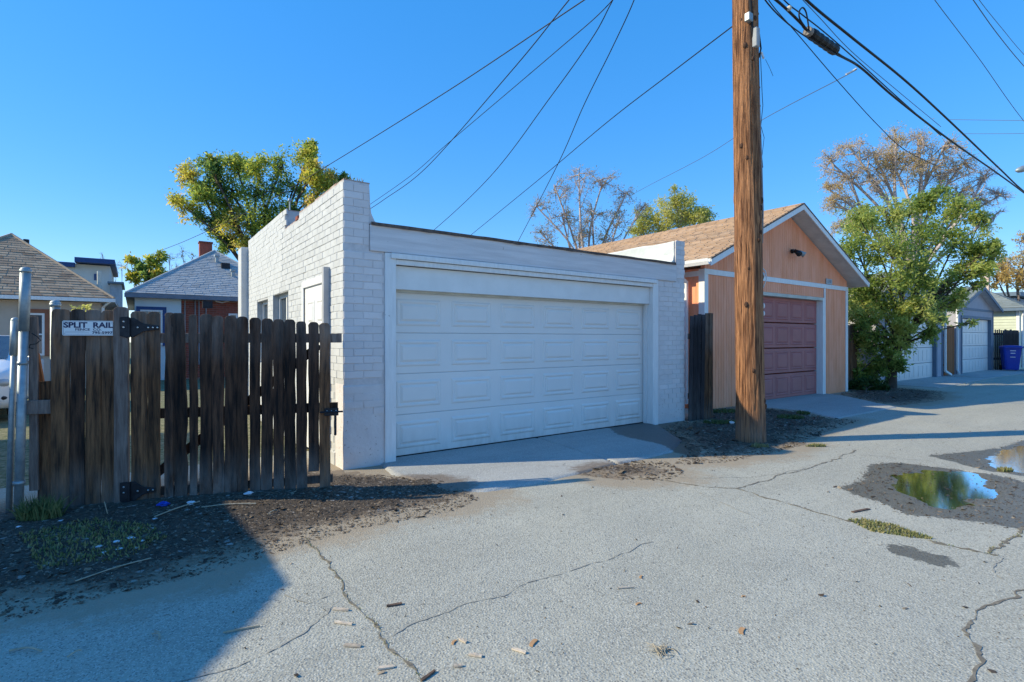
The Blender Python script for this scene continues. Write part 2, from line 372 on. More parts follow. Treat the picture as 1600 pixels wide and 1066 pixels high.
# ---------------------------------------------------------------- the ground
def grid(name, xs, ys, zf, m, attrs, origin=(0, 0, 0)):
    X, Y = np.meshgrid(xs, ys, indexing='ij'); Z = zf(X, Y)
    nx, ny = len(xs), len(ys)
    V = np.stack([X, Y, Z], -1).reshape(-1, 3)
    i = np.arange(nx - 1)[:, None] * ny + np.arange(ny - 1)[None, :]
    Fc = np.stack([i, i + ny, i + ny + 1, i + 1], -1).reshape(-1, 4)
    keep = attrs.pop('_keep', None)
    if keep is not None:
        k = keep(X, Y).reshape(-1); Fc = Fc[k[Fc].any(1)]
    me = bpy.data.meshes.new(name)
    me.vertices.add(len(V)); me.vertices.foreach_set('co', V.reshape(-1).astype(np.float32))
    me.loops.add(len(Fc) * 4); me.loops.foreach_set('vertex_index', Fc.reshape(-1).astype(np.int32))
    me.polygons.add(len(Fc)); me.polygons.foreach_set('loop_start', np.arange(0, len(Fc) * 4, 4, dtype=np.int32))
    me.polygons.foreach_set('loop_total', np.full(len(Fc), 4, np.int32))
    me.update(calc_edges=True); me.validate()
    me.polygons.foreach_set('use_smooth', [True] * len(me.polygons))
    for k, fn in attrs.items():
        a = me.attributes.new(k, 'FLOAT', 'POINT'); a.data.foreach_set('value', fn(X, Y).reshape(-1).astype(np.float32))
    me.materials.append(m); o = bpy.data.objects.new(name, me); COL.objects.link(o); return struct(o)
def gp(l): return [tuple(G(*p)[:2]) for p in l]
WATER = [gp([(1402, 736), (1440, 733), (1500, 735), (1528, 742), (1548, 760), (1548, 778), (1520, 787), (1490, 797), (1455, 790), (1425, 778), (1405, 760)]),
         gp([(1536, 722), (1560, 710), (1600, 698), (1700, 686), (1700, 742), (1600, 738), (1565, 733)])]
WET = [gp([(1310, 762), (1348, 750), (1358, 726), (1400, 722), (1450, 728), (1540, 740), (1590, 750), (1640, 770), (1660, 825), (1600, 828), (1545, 818), (1500, 812), (1460, 808), (1420, 806), (1385, 788), (1340, 774)]),
       gp([(1450, 712), (1500, 707), (1560, 700), (1600, 688), (1720, 676), (1720, 760), (1600, 745), (1540, 736), (1490, 722)]),
       gp([(1378, 852), (1412, 851), (1444, 861), (1484, 871), (1499, 884), (1468, 885), (1428, 874), (1388, 862)]),
       gp([(948, 667), (962, 680), (985, 687), (1012, 692), (1038, 698), (1050, 706), (1090, 716), (1105, 690), (1060, 662), (1030, 658), (990, 662)])]
DIRT = [[(-14, 2.6), (-4, 3.3), tuple(G(0, 957)[:2])] + gp([(130, 938), (200, 925), (300, 893), (400, 868), (480, 842), (560, 822), (640, 806), (700, 796), (750, 778), (742, 758), (690, 745), (612, 741)]) + [(1.9, 5.98), (1.9, 6.6), (-14, 6.6)],
        gp([(850, 731), (930, 722), (1040, 722), (1062, 738), (1040, 750), (970, 747), (890, 741)]),
        gp([(1036, 672), (1070, 656), (1112, 640), (1150, 635), (1196, 638), (1240, 643), (1300, 655), (1338, 657), (1285, 676), (1240, 699), (1190, 712), (1130, 722), (1062, 726), (1080, 704), (1062, 688)]),
        gp([(1310, 618), (1330, 608), (1385, 604), (1478, 613), (1470, 626), (1405, 633), (1340, 626)])]
def puddle_dip(X, Y):
    z = np.zeros(X.shape)
    for w_ in WATER:
        d = sdist(w_, X, Y) + (fbm(X * 5, Y * 5, 5, 5) - .47) * .42
        z -= .022 * sstep(-.10, .16, d)
    return z
def zas(X, Y): return puddle_dip(X, Y) + (fbm(X * 1.3, Y * 1.3, 4, 3) - .47) * .02 + (fbm(X * 9, Y * 9, 2, 8) - .37) * .004
def wetf(X, Y):
    r = np.zeros(X.shape)
    for w_ in WET: r = np.maximum(r, sstep(-.13, .13, sdist(w_, X, Y)))
    return r
def dirtd(X, Y):
    d = np.full(X.shape, -1e9)
    for k, p in enumerate(DIRT): d = np.maximum(d, sdist(p, X, Y))
    return d + (fbm(X * 2.2, Y * 2.2, 5, 31) - .47) * .55
def dusty(X, Y): return sstep(-.75, .10, dirtd(X, Y)) * 1.05
xs = np.concatenate([np.arange(-40, -5, 1.5), np.arange(-5, 13, .045), np.arange(13, 26, .12), np.arange(26, 140, 3)])
ys = np.concatenate([np.arange(-14, -.4, .6), np.arange(-.4, 7.3, .045)])
pav = grid('alley_pavement', xs, ys, zas, asphalt, {'wet': wetf, 'dusty': dusty})
gx = np.array([-300, -60, -20, 0, 20, 60, 300.]); z0 = lambda X, Y: X * 0 - .05
gnd = grid('ground', np.concatenate([np.arange(-300, -20, 40), np.arange(-20, 60, 2), np.arange(60, 301, 40)]), np.concatenate([np.arange(-300, -20, 40), np.arange(-20, 60, 2), np.arange(60, 301, 40)]), z0, yard,
           {'wet': lambda X, Y: X * 0, 'dusty': lambda X, Y: fbm(X * .3, Y * .3, 3, 2)})
def zdirt(X, Y):
    d = dirtd(X, Y)
    h = -.012 + .030 * sstep(-.2, .45, d) + (fbm(X * 6, Y * 6, 4, 77) - .47) * .022 + (fbm(X * 25, Y * 25, 2, 71) - .37) * .012
    h += .05 * sstep(.3, 1.0, d) * sstep(3, 0.5, X)
    return h
dv = grid('dirt_verge', np.concatenate([np.arange(-14, -5, .4), np.arange(-5, 11.5, .04), np.arange(11.5, 27, .12)]), np.arange(2.2, 7.25, .04), zdirt, dirt,
          {'_keep': lambda X, Y: dirtd(X, Y) > -.35, 'wet': lambda X, Y: wetf(X, Y) * 0, 'dusty': lambda X, Y: sstep(.65, -.05, dirtd(X, Y)) * 1.0})
for k, w_ in enumerate(WATER):
    mb = MB(); a = np.array(w_); c = a.mean(0); a = c + (a - c) * 1.35
    mb.add([(x, y, -.0085) for x, y in a], [tuple(range(len(a)))])
    o = mb.build('puddle', water_m, kind='structure')
    o['label'] = ['shallow puddle reflecting the green tree', 'bright blue puddle at the right edge'][k]
# concrete aprons
def slab(name, poly, z0, z1, m, parent=None, attrs=True):
    mb = MB(); mb.prism([(x, y, z0) for x, y in poly], (0, 0, z1 - z0)); o = mb.build(name, m, parent); return o
def fineslab(name, poly, z, wet=True, cut=None):
    a = np.array(poly); x0, y0 = a.min(0) - .1; x1, y1 = a.max(0) + .1
    def zf(X, Y):
        d = sdist(poly, X, Y); zz = z + (fbm(X * 2, Y * 2, 3, 9) - .45) * .006 - .06 * sstep(.015, -.03, d)
        return zz
    return grid(name, np.arange(x0, x1, .035), np.arange(y0, y1, .035), zf, apron, {'_keep': lambda X, Y: sdist(poly, X, Y) > -.05, 'wet': (wetf if wet else (lambda X, Y: X * 0)),
                'dusty': lambda X, Y: sstep(-.25, .25, dirtd(X, Y)) * .9})
jl = [G(845, 688), G(965, 726)]
fineslab('driveway_slab', [(2.43, 6.3), (jl[0].x - .0, 6.3), (jl[0].x, jl[0].y), (jl[1].x - .01, jl[1].y)] + gp([(905, 742), (830, 758), (762, 769), (700, 770), (612, 742)]), .022)
fineslab('driveway_slab', [(jl[0].x + .015, 6.3), (7.46, 6.3)] + gp([(1032, 668), (1066, 690), (1050, 708), (1005, 718)]) + [(jl[1].x + .012, jl[1].y), (jl[0].x + .015, jl[0].y)], .022)
fineslab('driveway_slab', [(11.2, 6.8), (15.3, 6.8), tuple(G(1312, 618)[:2])] + gp([(1400, 637), (1355, 646), (1308, 655), (1250, 642), (1197, 637)]), .02, False)
slab('driveway_slab', [(20.2, 7.1), (26.2, 7.1), (26.6, 5.6), (19.9, 5.4)], -.03, .018, concrete)['kind'] = 'structure'
slab('driveway_slab', [(26.65, 7.2), (34.9, 7.2), (34.9, 5.5), (26.65, 5.6)], -.03, .022, concrete)['kind'] = 'structure'
for o in list(COL.objects):
    if o.name.startswith('driveway_slab'): o['kind'] = 'structure'
# cracks
def zat(x, y): return float(zas(np.array([x]), np.array([y]))[0])
def crack(pts, wd, m, jit=.03):
    a = [G(*p) for p in pts]; path = []
    for i in range(len(a) - 1):
        n = max(2, int((a[i + 1] - a[i]).length / .03))
        for k in range(n): path.append(a[i].lerp(a[i + 1], k / n))
    path.append(a[-1]); X = np.array([p.x for p in path]); Y = np.array([p.y for p in path])
    sd = random.randint(0, 999); s_ = np.arange(len(path)) * .03
    ox = (fbm(s_ * 3.2, s_ * 0, 4, sd) - .47) * jit * 5; oy = (fbm(s_ * 3.2, s_ * 0 + 9, 4, sd) - .47) * jit * 5
    X = X + ox; Y = Y + oy; Z = zas(X, Y) + .0035
    mb = MB(); vs = []
    for i in range(len(path)):
        j = min(i + 1, len(path) - 1); k = max(i - 1, 0); d = Vector((X[j] - X[k], Y[j] - Y[k], 0)).normalized(); nn = Vector((-d.y, d.x, 0))
        d = d; X[i] += nn.x * random.gauss(0, wd * .22); Y[i] += nn.y * random.gauss(0, wd * .22); ww = wd * random.choice((.15, .5, .8, 1.0, 1.4)) * random.uniform(.6, 1.1) * (1 if 0 < i < len(path) - 1 else .1)
        c = Vector((X[i], Y[i], Z[i])); vs += [c - nn * ww / 2, c + nn * ww * random.uniform(.3, .7)]
    mb.add(vs, [(2 * i, 2 * i + 1, 2 * i + 3, 2 * i + 2) for i in range(len(path) - 1)])
    o = mb.build('pavement_crack', m, kind='structure'); return list(zip(X, Y, Z))
c1 = crack([(478, 845), (505, 880), (530, 915), (560, 960), (600, 1000), (640, 1045), (652, 1080), (690, 1180)], .014, crack_m)
crack([(597, 989), (680, 962), (750, 937), (870, 900), (1019, 849)], .010, crack_pale)
c2 = crack([(1040, 750), (1100, 762), (1147, 764), (1200, 750), (1262, 732), (1340, 704)], .020, crack_m)
c3 = crack([(1147, 764), (1200, 780), (1250, 793), (1330, 814)], .022, crack_m)
c4 = crack([(1440, 843), (1500, 857), (1560, 868)], .035, crack_m)
c5 = crack([(1560, 868), (1575, 848), (1600, 824), (1640, 800)], .035, crack_m)
c6 = crack([(1640, 890), (1600, 912), (1578, 938), (1545, 958), (1538, 985), (1512, 1003), (1497, 1040), (1470, 1066), (1440, 1110)], .020, crack_m, .05)
crack([(1560, 868), (1552, 885), (1560, 905)], .008, crack_pale)
crack([(1090, 772), (1130, 786), (1180, 808)], .010, crack_pale)
crack([(1262, 732), (1200, 742), (1120, 748), (1040, 745)], .008, crack_pale)
crack([(1460, 722), (1400, 715), (1340, 710)], .012, crack_pale)
crack([(255, 1080), (330, 1052), (430, 1010), (470, 985), (530, 935)], .012, crack_pale)
crack([(440, 935), (480, 945), (560, 925)], .010, crack_pale)

# ---------------------------------------------------------------- white brick garage
GX, GY = 1.94, 6.0
wg = thing('brick_garage', (5, 9, 0), 'white painted flat roofed brick garage with a wide panelled overhead door', 'garage')
def top_of(y):
    return 3.33 if y < 8.0 else (3.25 if y < 8.88 else 3.55)
OPEN = [(6.6, 7.72, 0, 2.22), (8.63, 9.74, 1.05, 2.25), (10.17, 11.17, 1.05, 2.22)]
mb = MB(); br = sorted({6.02, 8.0, 8.88, 12.15} | {v for o in OPEN for v in o[:2]})
for a, b in zip(br[:-1], br[1:]):
    mid = (a + b) / 2; tp = top_of(mid) - .004
    op = [o for o in OPEN if o[0] <= mid <= o[1]]
    if op:
        if op[0][2] > 0: mb.box(GX + .0025, 2.24, a, b, -.05, op[0][2])
        mb.box(GX + .0025, 2.24, a, b, op[0][3], tp)
    else: mb.box(GX + .0025, 2.24, a, b, -.05, tp)
mb.build('wall', white_mortar, wg)
mb = MB(); mb.box(2.244, 7.98, 12.0, 12.15, -.05, 2.85); mb.box(7.98, 8.228, 6.02, 12.15, -.05, 3.28)
mb.build('wall', grey_mortar, wg)
mb = MB()      # front pillars (mortar core) and the smooth parging at their feet
mb.box(GX + .005, 2.243, 6.0025, 6.25, .9, 3.325); mb.box(2.243, 2.43, 6.0025, 6.25, .9, 2.54)
mb.build('pillar', grey_mortar, wg)
mb = MB(); mb.box(7.46, 7.98, 6.0025, 6.3, .55, 2.54); mb.box(7.98, 8.226, 6.0025, 6.0195, .55, 3.28)
mb.build('pillar', grey_mortar, wg)
def rough_box(x0, x1, y0, y1, z0, z1, nx, nz, amp):
    mb = MB()
    for ax in ('y', 'x'):
        V = []; 
        for i in range(nx + 1):
            for k in range(nz + 1):
                u = i / nx; zz = z0 + (z1 - z0) * k / nz
                if ax == 'y': X, Y = x0 + (x1 - x0) * u, y0 + float(fbm(np.array(u * 3 + 5), np.array(zz * 5), 4, 12) - .45) * amp + .02 * (k == nz)
                else: X, Y = x0 + float(fbm(np.array(u * 3 + 9), np.array(zz * 5), 4, 12) - .45) * amp, y0 + (y1 - y0) * u
                V.append((X, Y, zz))
        V = np.array(V); i = np.arange(nx)[:, None] * (nz + 1) + np.arange(nz)[None, :]
        Fc = np.stack([i, i + nz + 1, i + nz + 2, i + 1], -1).reshape(-1, 4)
        if ax == 'x': Fc = Fc[:, ::-1]
        mb.arr(V, Fc)
    mb.box(x0 + .015, x1, y0 + .015, y1, z0, z1 - .002)
    return mb
rough_box(GX - .004, 2.43, 5.998, 6.28, -.06, .98, 20, 40, .012).build('pillar_parging', stucco, wg)
rough_box(7.46, 8.235, 5.997, 6.28, -.06, .62, 24, 26, .014).build('pillar_parging', stucco, wg)
mb = MB()      # whitewashed skirting along the foot of the side wall
mb.box(GX - .012, GX + .02, 6.285, 6.55, -.06, .16)
mb.build('wall_footing', white_mortar, wg, bev=.02)
CH, BL = .0868, .232
def brick_mesh(nm, Ln, H, m, k):
    random.seed(k); g = .0035; D = .012; a = Ln / 2; h = H / 2
    j = lambda s=.002: random.uniform(-s, s)
    back = [(-a, .012, -h), (a, .012, -h), (a, .012, h), (-a, .012, h)]
    mid = [(-a + j(), -D + .006 + j(.001), -h + j()), (a + j(), -D + .006, -h + j()), (a + j(), -D + .006, h + j()), (-a + j(), -D + .006, h + j())]
    fr = [(x * (1 - g * 2 / a / 1.0), -D + j(.0015), z * (1 - g * 1.4 / h)) for x, y, z in mid]
    mb = MB(); mb.add(back + mid + fr, [(0, 1, 5, 4), (1, 2, 6, 5), (2, 3, 7, 6), (3, 0, 4, 7), (4, 5, 9, 8), (5, 6, 10, 9), (6, 7, 11, 10), (7, 4, 8, 11), (8, 9, 10, 11)])
    me = bpy.data.meshes.new(nm); me.from_pydata(mb.v, [], mb.f); me.materials.append(m); return me
WBM = [brick_mesh('brick', BL - .005, CH - .0045, white_brick, k) for k in range(6)]
GBM = [brick_mesh('brick', BL - .005, CH - .0045, grey_brick, k + 10) for k in range(6)]
random.seed(3)
full, rest_w, rest_g = [], MB(), MB()
def sidebricks():
    k = 0
    while k * CH < 3.6:
        z = k * CH + CH / 2; y = 6.0 - (BL / 2 if k % 2 else 0)
        while y < 12.15:
            a, b = max(y, 6.0), min(y + BL, 12.15); y += BL
            segs = [(a, b)]
            for (o0, o1, zz0, zz1) in OPEN:
                if zz0 - .02 < z < zz1 + .03:
                    ns = []
                    for s, e in segs:
                        if e <= o0 or s >= o1: ns.append((s, e))
                        else:
                            if s < o0: ns.append((s, o0))
                            if e > o1: ns.append((o1, e))
                    segs = ns
            for s, e in segs:
                if e - s < .04: continue
                if z + CH / 2 > top_of((s + e) / 2) + .02: continue
                if a < 6.3 and z < 1.0: continue
                yield s, e, z
        k += 1
for s, e, z in sidebricks():
    if abs((e - s) - BL) < 1e-4: full.append((dist((GX, s)), 'w', (GX + .008, (s + e) / 2, z)))
    else: rest_w.box(GX - .005, GX + .02, s + .003, e - .003, z - CH / 2 + .002, z + CH / 2 - .002)
def frontbricks(x0, x1, z0, z1, off=0):
    k = int(math.ceil(z0 / CH))
    while (k + 1) * CH < z1 + .015:
        z = k * CH + CH / 2; x = x0 - (BL / 2 if k % 2 else 0) - off
        while x < x1 - .01:
            s, e = max(x, x0), min(x + BL, x1); x += BL
            if e - s > .04: yield s, e, z
        k += 1
for reg in ((GX, 2.43, .98, 2.53, 0), (GX, 2.243, 2.54, 3.33, 0), (7.46, 8.24, .6, 2.54, .05), (7.99, 8.24, 2.54, 3.29, 0)):
    for s, e, z in frontbricks(*reg):
        if abs((e - s) - BL) < 1e-4: full.append((dist((s, GY)) - 3.5, 'g', ((s + e) / 2, GY + .008, z)))
        else: rest_g.box(s + .003, e - .003, GY - .003, GY + .02, z - CH / 2 + .002, z + CH / 2 - .002)
full = [f if not (f[1] == 'w' and f[2][2] < 1.45) else (f[0] + 50, f[1], f[2]) for f in full]
full.sort(key=lambda f: f[0])
for i, (d, c, p) in enumerate(full):
    j = random.uniform(-.0025, .0025)
    if i < 290:
        if c == 'w': inst('brick', random.choice(WBM), wg, (p[0] + j, p[1], p[2]), R(-90))
        else: inst('brick', random.choice(GBM), wg, (p[0], p[1] + j, p[2]))
    elif c == 'w': rest_w.box(GX - .005 + j, GX + .02, p[1] - BL / 2 + .003, p[1] + BL / 2 - .003, p[2] - CH / 2 + .002, p[2] + CH / 2 - .002)
    else: rest_g.box(p[0] - BL / 2 + .005, p[0] + BL / 2 - .005, GY - .005 + j, GY + .02, p[2] - CH / 2 + .004, p[2] + CH / 2 - .004)
for reg, zt_ in (((GX, 2.43, .45, 1.0, 0), .98), ((7.46, 8.24, .25, .64, .05), .62)):
    for s, e, z in frontbricks(*reg):
        if random.random() < .15 + .75 * (z - reg[2]) / (zt_ - reg[2]): rest_g.box(s + .006, e - .006, GY - .010 + random.uniform(-.001, .004), GY + .02, z - CH / 2 + .004, z + CH / 2 - .004)
rest_w.build('bricks', white_brick, wg, kind='stuff'); rest_g.build('bricks', grey_brick, wg, kind='stuff')
# coping, broken parapet, pilaster, roof
cop_m = mat('coping_mortar', (.5, .44, .4), (.33, .2, .16), scale=12); y = 6.0
while y < 12.1:
    t_ = top_of(y + .05); L_ = random.uniform(.15, .28); e = min(y + L_, 12.15)
    if (y < 8 < e): e = 8.0
    if (y < 8.88 < e): e = 8.88
    mb = MB(); mb.box(GX + random.uniform(0, .012), 2.25, y + .002, e - .004, t_ - .004, t_ + random.uniform(.008, .022)); y = e
    mb.build('coping_stone', cop_m, wg)
mb = MB(); mb.box(1.945, 2.26, 8.885, 8.90, 3.26, 3.54); mb.build('parapet_flashing', membrane, wg)
mb = MB(); mb.box(1.80, 2.24, 12.155, 12.55, -.05, 3.42); mb.build('pilaster', white_brick, wg, bev=.01)
mb = MB(); mb.box(1.93, 2.0, 8.05, 8.18, 3.245, 3.31); mb.build('broken_brick', brick_red, wg, bev=.008)
mb = MB(); mb.tube([(2.03, 8.95, 3.5), (2.03, 8.95, 3.72)], .012, 8); mb.sphere((2.03, 8.95, 3.74), .03, 8, 5); mb.build('vent_pipe', galv, wg)
mb = MB()      # curved stucco cheek where the left parapet meets the roof, and membrane cheek at the right one
prof = [(2.243, 3.32), (2.25, 3.2), (2.255, 3.08), (2.27, 2.98), (2.31, 2.9), (2.36, 2.865), (2.243, 2.86)]
mb.prism([(x, 6.0, z) for x, z in prof], (0, 6.1, 0)); mb.build('parapet_cheek', grey_mortar, wg, smooth=False)
mb = MB(); prof = [(7.978, 3.285), (7.965, 3.26), (7.962, 3.05), (7.93, 2.93), (7.86, 2.88), (7.978, 2.87)]
n_ = 24; rings = []
for i in range(n_ + 1):
    yy = 6.03 + 6.0 * i / n_; rings.append([Vector((x + .006 * math.sin(i * 2.1 + z * 9), yy, z - (.01 * math.sin(i * 1.3) if z > 3.2 else 0))) for x, z in prof])
mb.loft(rings); mb.build('parapet_membrane', membrane, wg)
mb = MB(); mb.box(2.25, 7.97, 6.04, 12.05, 2.80, 2.868); mb.build('roof', gravel_roof, wg)
mb = MB(); mb.box(2.247, 7.975, 5.978, 6.10, 2.542, 2.85); mb.build('beam', beam_paint, wg, bev=.006)
mb = MB(); xs_ = np.arange(2.26, 7.96, .035); top = []; bot = []
for x in xs_:
    top.append((x, 2.872 + .012 * float(vn(x * 3, 0, 4)))); bot.append((x, 2.852 - .022 * max(0, float(fbm(np.array(x * 5), np.array(0.), 3, 6)) - .3) * 2))
V = []
for (x, zt), (_, zb) in zip(top, bot): V += [(x, 5.955, zb), (x, 5.95 + .01 * float(vn(x * 7, 1, 4)), zt), (x, 6.12, zt + .006)]
mb.add(V, [(3 * i + a, 3 * i + 3 + a, 3 * i + 4 + a, 3 * i + 1 + a) for i in range(len(xs_) - 1) for a in (0, 1)])
mb.build('roof_felt_edge', felt, wg)
mb = MB(); mb.box(2.26, 7.95, 5.965, 6.03, 2.842, 2.862); mb.build('drip_board', mat('raw_board', (.28, .2, .15), (.15, .1, .08)), wg)
# door frame
mb = MB(); mb.box(2.431, 2.57, 5.975, 6.24, -.02, 2.535); mb.build('door_jamb', white_trim, wg, bev=.004)
mb = MB(); mb.box(7.32, 7.459, 5.975, 6.24, -.02, 2.535); mb.build('door_jamb', white_trim, wg, bev=.004)
mb = MB(); mb.box(7.29, 7.318, 6.10, 6.17, 0, 2.12); mb.build('door_stop', white_trim, wg)
mb = MB(); mb.box(2.50, 7.40, 5.945, 5.973, 2.47, 2.535); mb.box(2.572, 7.318, 5.978, 6.02, 2.405, 2.468); mb.build('door_head_moulding', white_trim, wg, bev=.005)
mb = MB(); mb.box(2.572, 7.318, 6.05, 6.14, 2.115, 2.40); mb.build('door_header', mat('header_paint', (.80, .80, .78), (.74, .74, .72), rough=.6), wg)
mb = MB(); mb.box(2.572, 7.318, 6.142, 6.175, 2.085, 2.125); mb.build('weather_strip', cream, wg)
DX0, DX1, DH = 2.575, 7.315, 2.095; pw = (DX1 - DX0) / 6; sh = (DH - .03) / 4
def panel_mesh(nm, W, H, m, d=.014):
    mb = MB(); r = []
    for ins, y in ((0, 0.), (.018, -.013), (.034, -.015), (.058, -.003), (.088, -.019)):
        r.append([(-W / 2 + ins, y, -H / 2 + ins), (W / 2 - ins, y, -H / 2 + ins), (W / 2 - ins, y, H / 2 - ins), (-W / 2 + ins, y, H / 2 - ins)])
    vs = [p for q in r for p in q]; fs = [(i * 4 + k, i * 4 + (k + 1) % 4, (i + 1) * 4 + (k + 1) % 4, (i + 1) * 4 + k) for i in range(4) for k in range(4)] + [(16, 17, 18, 19)]
    me = bpy.data.meshes.new(nm); me.from_pydata(vs, [], fs); me.materials.append(m); return me
pm = panel_mesh('panel', pw * .80, sh * .66, door_white)
for r_ in range(4):
    z0 = .03 + r_ * sh
    mb = MB(); mb.box(DX0, DX1, 6.185, 6.22, z0 + .001, z0 + sh - .002)
    sec = mb.build('door_section', door_white, wg, bev=.005)
    for c_ in range(6): inst('panel', pm, sec, (DX0 + (c_ + .5) * pw, 6.1855, z0 + sh * .5))
mb = MB(); mb.box(DX0, DX1, 6.17, 6.22, .012, .034); mb.build('door_seal', rubber, wg)
mb = MB(); mb.sphere((2.63, 6.185, .16), .012, 8, 5); mb.build('bolt', iron, wg)
# side door and windows
mb = MB(); mb.box(1.952, 2.0, 6.60, 7.715, 0, 2.21); sd = mb.build('side_door', mat('side_door_white', (.82, .82, .80), (.78, .78, .77), rough=.4, bump=0), wg)
sp = panel_mesh('panel', .34, .36, sd.data.materials[0])
for yy in (6.93, 7.38):
    for zz in (1.85, 1.2): inst('panel', sp, sd, (1.951, yy, zz), R(-90))
mb = MB(); mb.box(1.925, 1.99, 7.72, 7.80, 0, 2.30); mb.box(1.925, 1.99, 6.58, 7.72, 2.215, 2.31); mb.build('door_frame', white_trim, wg, bev=.004)
mb = MB(); mb.box(1.86, 1.99, 6.50, 6.58, 0, 2.38); mb.build('door_frame', mat('grey_frame', (.45, .46, .48)), wg, bev=.004)
for (y0, y1, zz0, zz1) in OPEN[1:]:
    mb = MB(); X0, X1 = 2.03, 2.08
    mb.box(X0, X1, y0, y1, zz1 - .06, zz1); mb.box(X0, X1, y0, y1, zz0, zz0 + .06); mb.box(X0, X1, y0, y0 + .06, zz0 + .06, zz1 - .06); mb.box(X0, X1, y1 - .06, y1, zz0 + .06, zz1 - .06)
    mb.box(X0 + .005, X1, (y0 + y1) / 2 - .03, (y0 + y1) / 2 + .03, zz0 + .06, zz1 - .06)
    wf_ = mb.build('window', white_trim, wg)
    mb = MB(); mb.box(2.065, 2.07, y0 + .06, y1 - .06, zz0 + .06, zz1 - .06); mb.build('pane', glass, wf_)

# ---------------------------------------------------------------- plank fence and gate at the left
Ga = Vector((-.514, 5.92, 0)); Gb = Vector((1.56, 5.25, 0)); Ge = (Gb - Ga).normalized(); Gn = Vector((-Ge.y, Ge.x, 0)) * -1   # n points to the alley
GF = (Ga, Ge, Gn)
def gu(px):       # place along the fence
    d = ray(px, HY); r = Ga - CAM; r.z = 0
    t = (r.x * Gn.x + r.y * Gn.y) / (d.x * Gn.x + d.y * Gn.y); p = CAM + d * t; return (p - Ga).dot(Ge), t
def gz(px, py): return 1.5 + (HY - py) / F * gu(px)[1]
def board(x0, x1, ytop, ybot, m, parent, n0=.0, th=.02, lean=0, ear=True, jag=.004, name='board'):
    x0 -= .35; x1 += .35
    u0, t0 = gu(x0); u1, t1 = gu(x1); zt = 1.5 + (HY - ytop) / F * (t0 + t1) / 2; zb = 1.5 + (HY - ybot) / F * (t0 + t1) / 2
    w_ = u1 - u0; e_ = min(.028, w_ * .3) if ear else 0
    L_ = []; R_ = []; nseg = 9
    for i in range(nseg + 1):
        f = i / nseg; z = zb + (zt - e_ * 1.0 - zb) * f
        L_.append((u0 + lean * f + random.uniform(-jag, jag), z)); R_.append((u1 + lean * f + random.uniform(-jag, jag), z))
    top_ = [(u1 + lean - e_ * .45, zt - e_ * .25), (u1 + lean - e_ * 1.1, zt), (u0 + lean + e_ * 1.1, zt), (u0 + lean + e_ * .45, zt - e_ * .25)] if ear else []
    poly = R_ + top_ + L_[::-1]
    mb = MB(); a = [GF[0] + Ge * u + Gn * (n0 + (.006 * math.sin(z * 2.3 + u0 * 9))) + UP * z for u, z in poly]
    mb.prism(a, -Gn * th); return mb.build(name, m, parent, bev=.002)
fence = thing('wooden_fence', Ga, 'short fixed run of dark weathered fence boards carrying the white sign', 'fence')
for x0, x1, yt, yb, m in ((80, 108, 483, 805, wood_warm), (109.5, 131.5, 483, 803, wood), (133.5, 157, 484, 801, wood_warm), (158.5, 179, 485, 799, wood_warm)):
    board(x0, x1, yt, yb, m, fence)
mb = MB(); u0 = gu(36)[0]; u1 = gu(178)[0]
for z in (.35, 1.4): mb.fbox(GF, gu(84)[0], u1, -.065, -.024, z, z + .085)
mb.build('rail', wood, fence)
board(180, 201, 480, 800, wood_grey, fence, n0=.03, th=.05, ear=True, name='post')
gate = thing('wooden_gate', Gb, 'dark weathered dog eared plank gate beside the white brick garage', 'gate')
BD = [(205, 230.5, 487, 799), (231.5, 250, 487, 798), (257.5, 270.5, 489, 796), (272.5, 293.5, 490, 795), (296.5, 308.5, 491, 794), (312.5, 330.5, 491, 793), (332.5, 349.7, 493, 791),
      (351.5, 369.5, 494, 790), (371, 387.5, 495, 788), (390.5, 406.7, 497, 786), (408.5, 425.6, 498, 785), (427.1, 443.6, 499, 783), (445.1, 461.6, 500, 781), (463.7, 479.6, 502, 779),
      (482.6, 498.5, 503, 736), (499.5, 515.5, 505, 771)]
for i, (x0, x1, yt, yb) in enumerate(BD):
    board(x0, x1, yt + random.uniform(-1, 1), yb + random.uniform(-1.5, 1.5), wood_warm if i in (0, 1, 15) else wood, gate, lean=(-.03 if i == 3 else random.uniform(-.006, .006)), ear=True, jag=.005 if i != 3 else .01)
for (z, h_, m, x1) in ((1.465, .09, wood_grey, 534), (.78, .09, wood, 528), (.08, .08, wood, 520)):
    mb = MB(); mb.fbox(GF, gu(206)[0], gu(x1)[0], -.062, -.024, z, z + h_); mb.build('rail', m, gate, bev=.003)
mb = MB(); mb.prism([GF[0] + Ge * u + Gn * -.066 + UP * z for u, z in ((gu(210)[0], .2), (gu(225)[0], .16), (gu(505)[0], 1.42), (gu(492)[0], 1.46))], -Gn * .03); mb.build('brace', wood, gate)
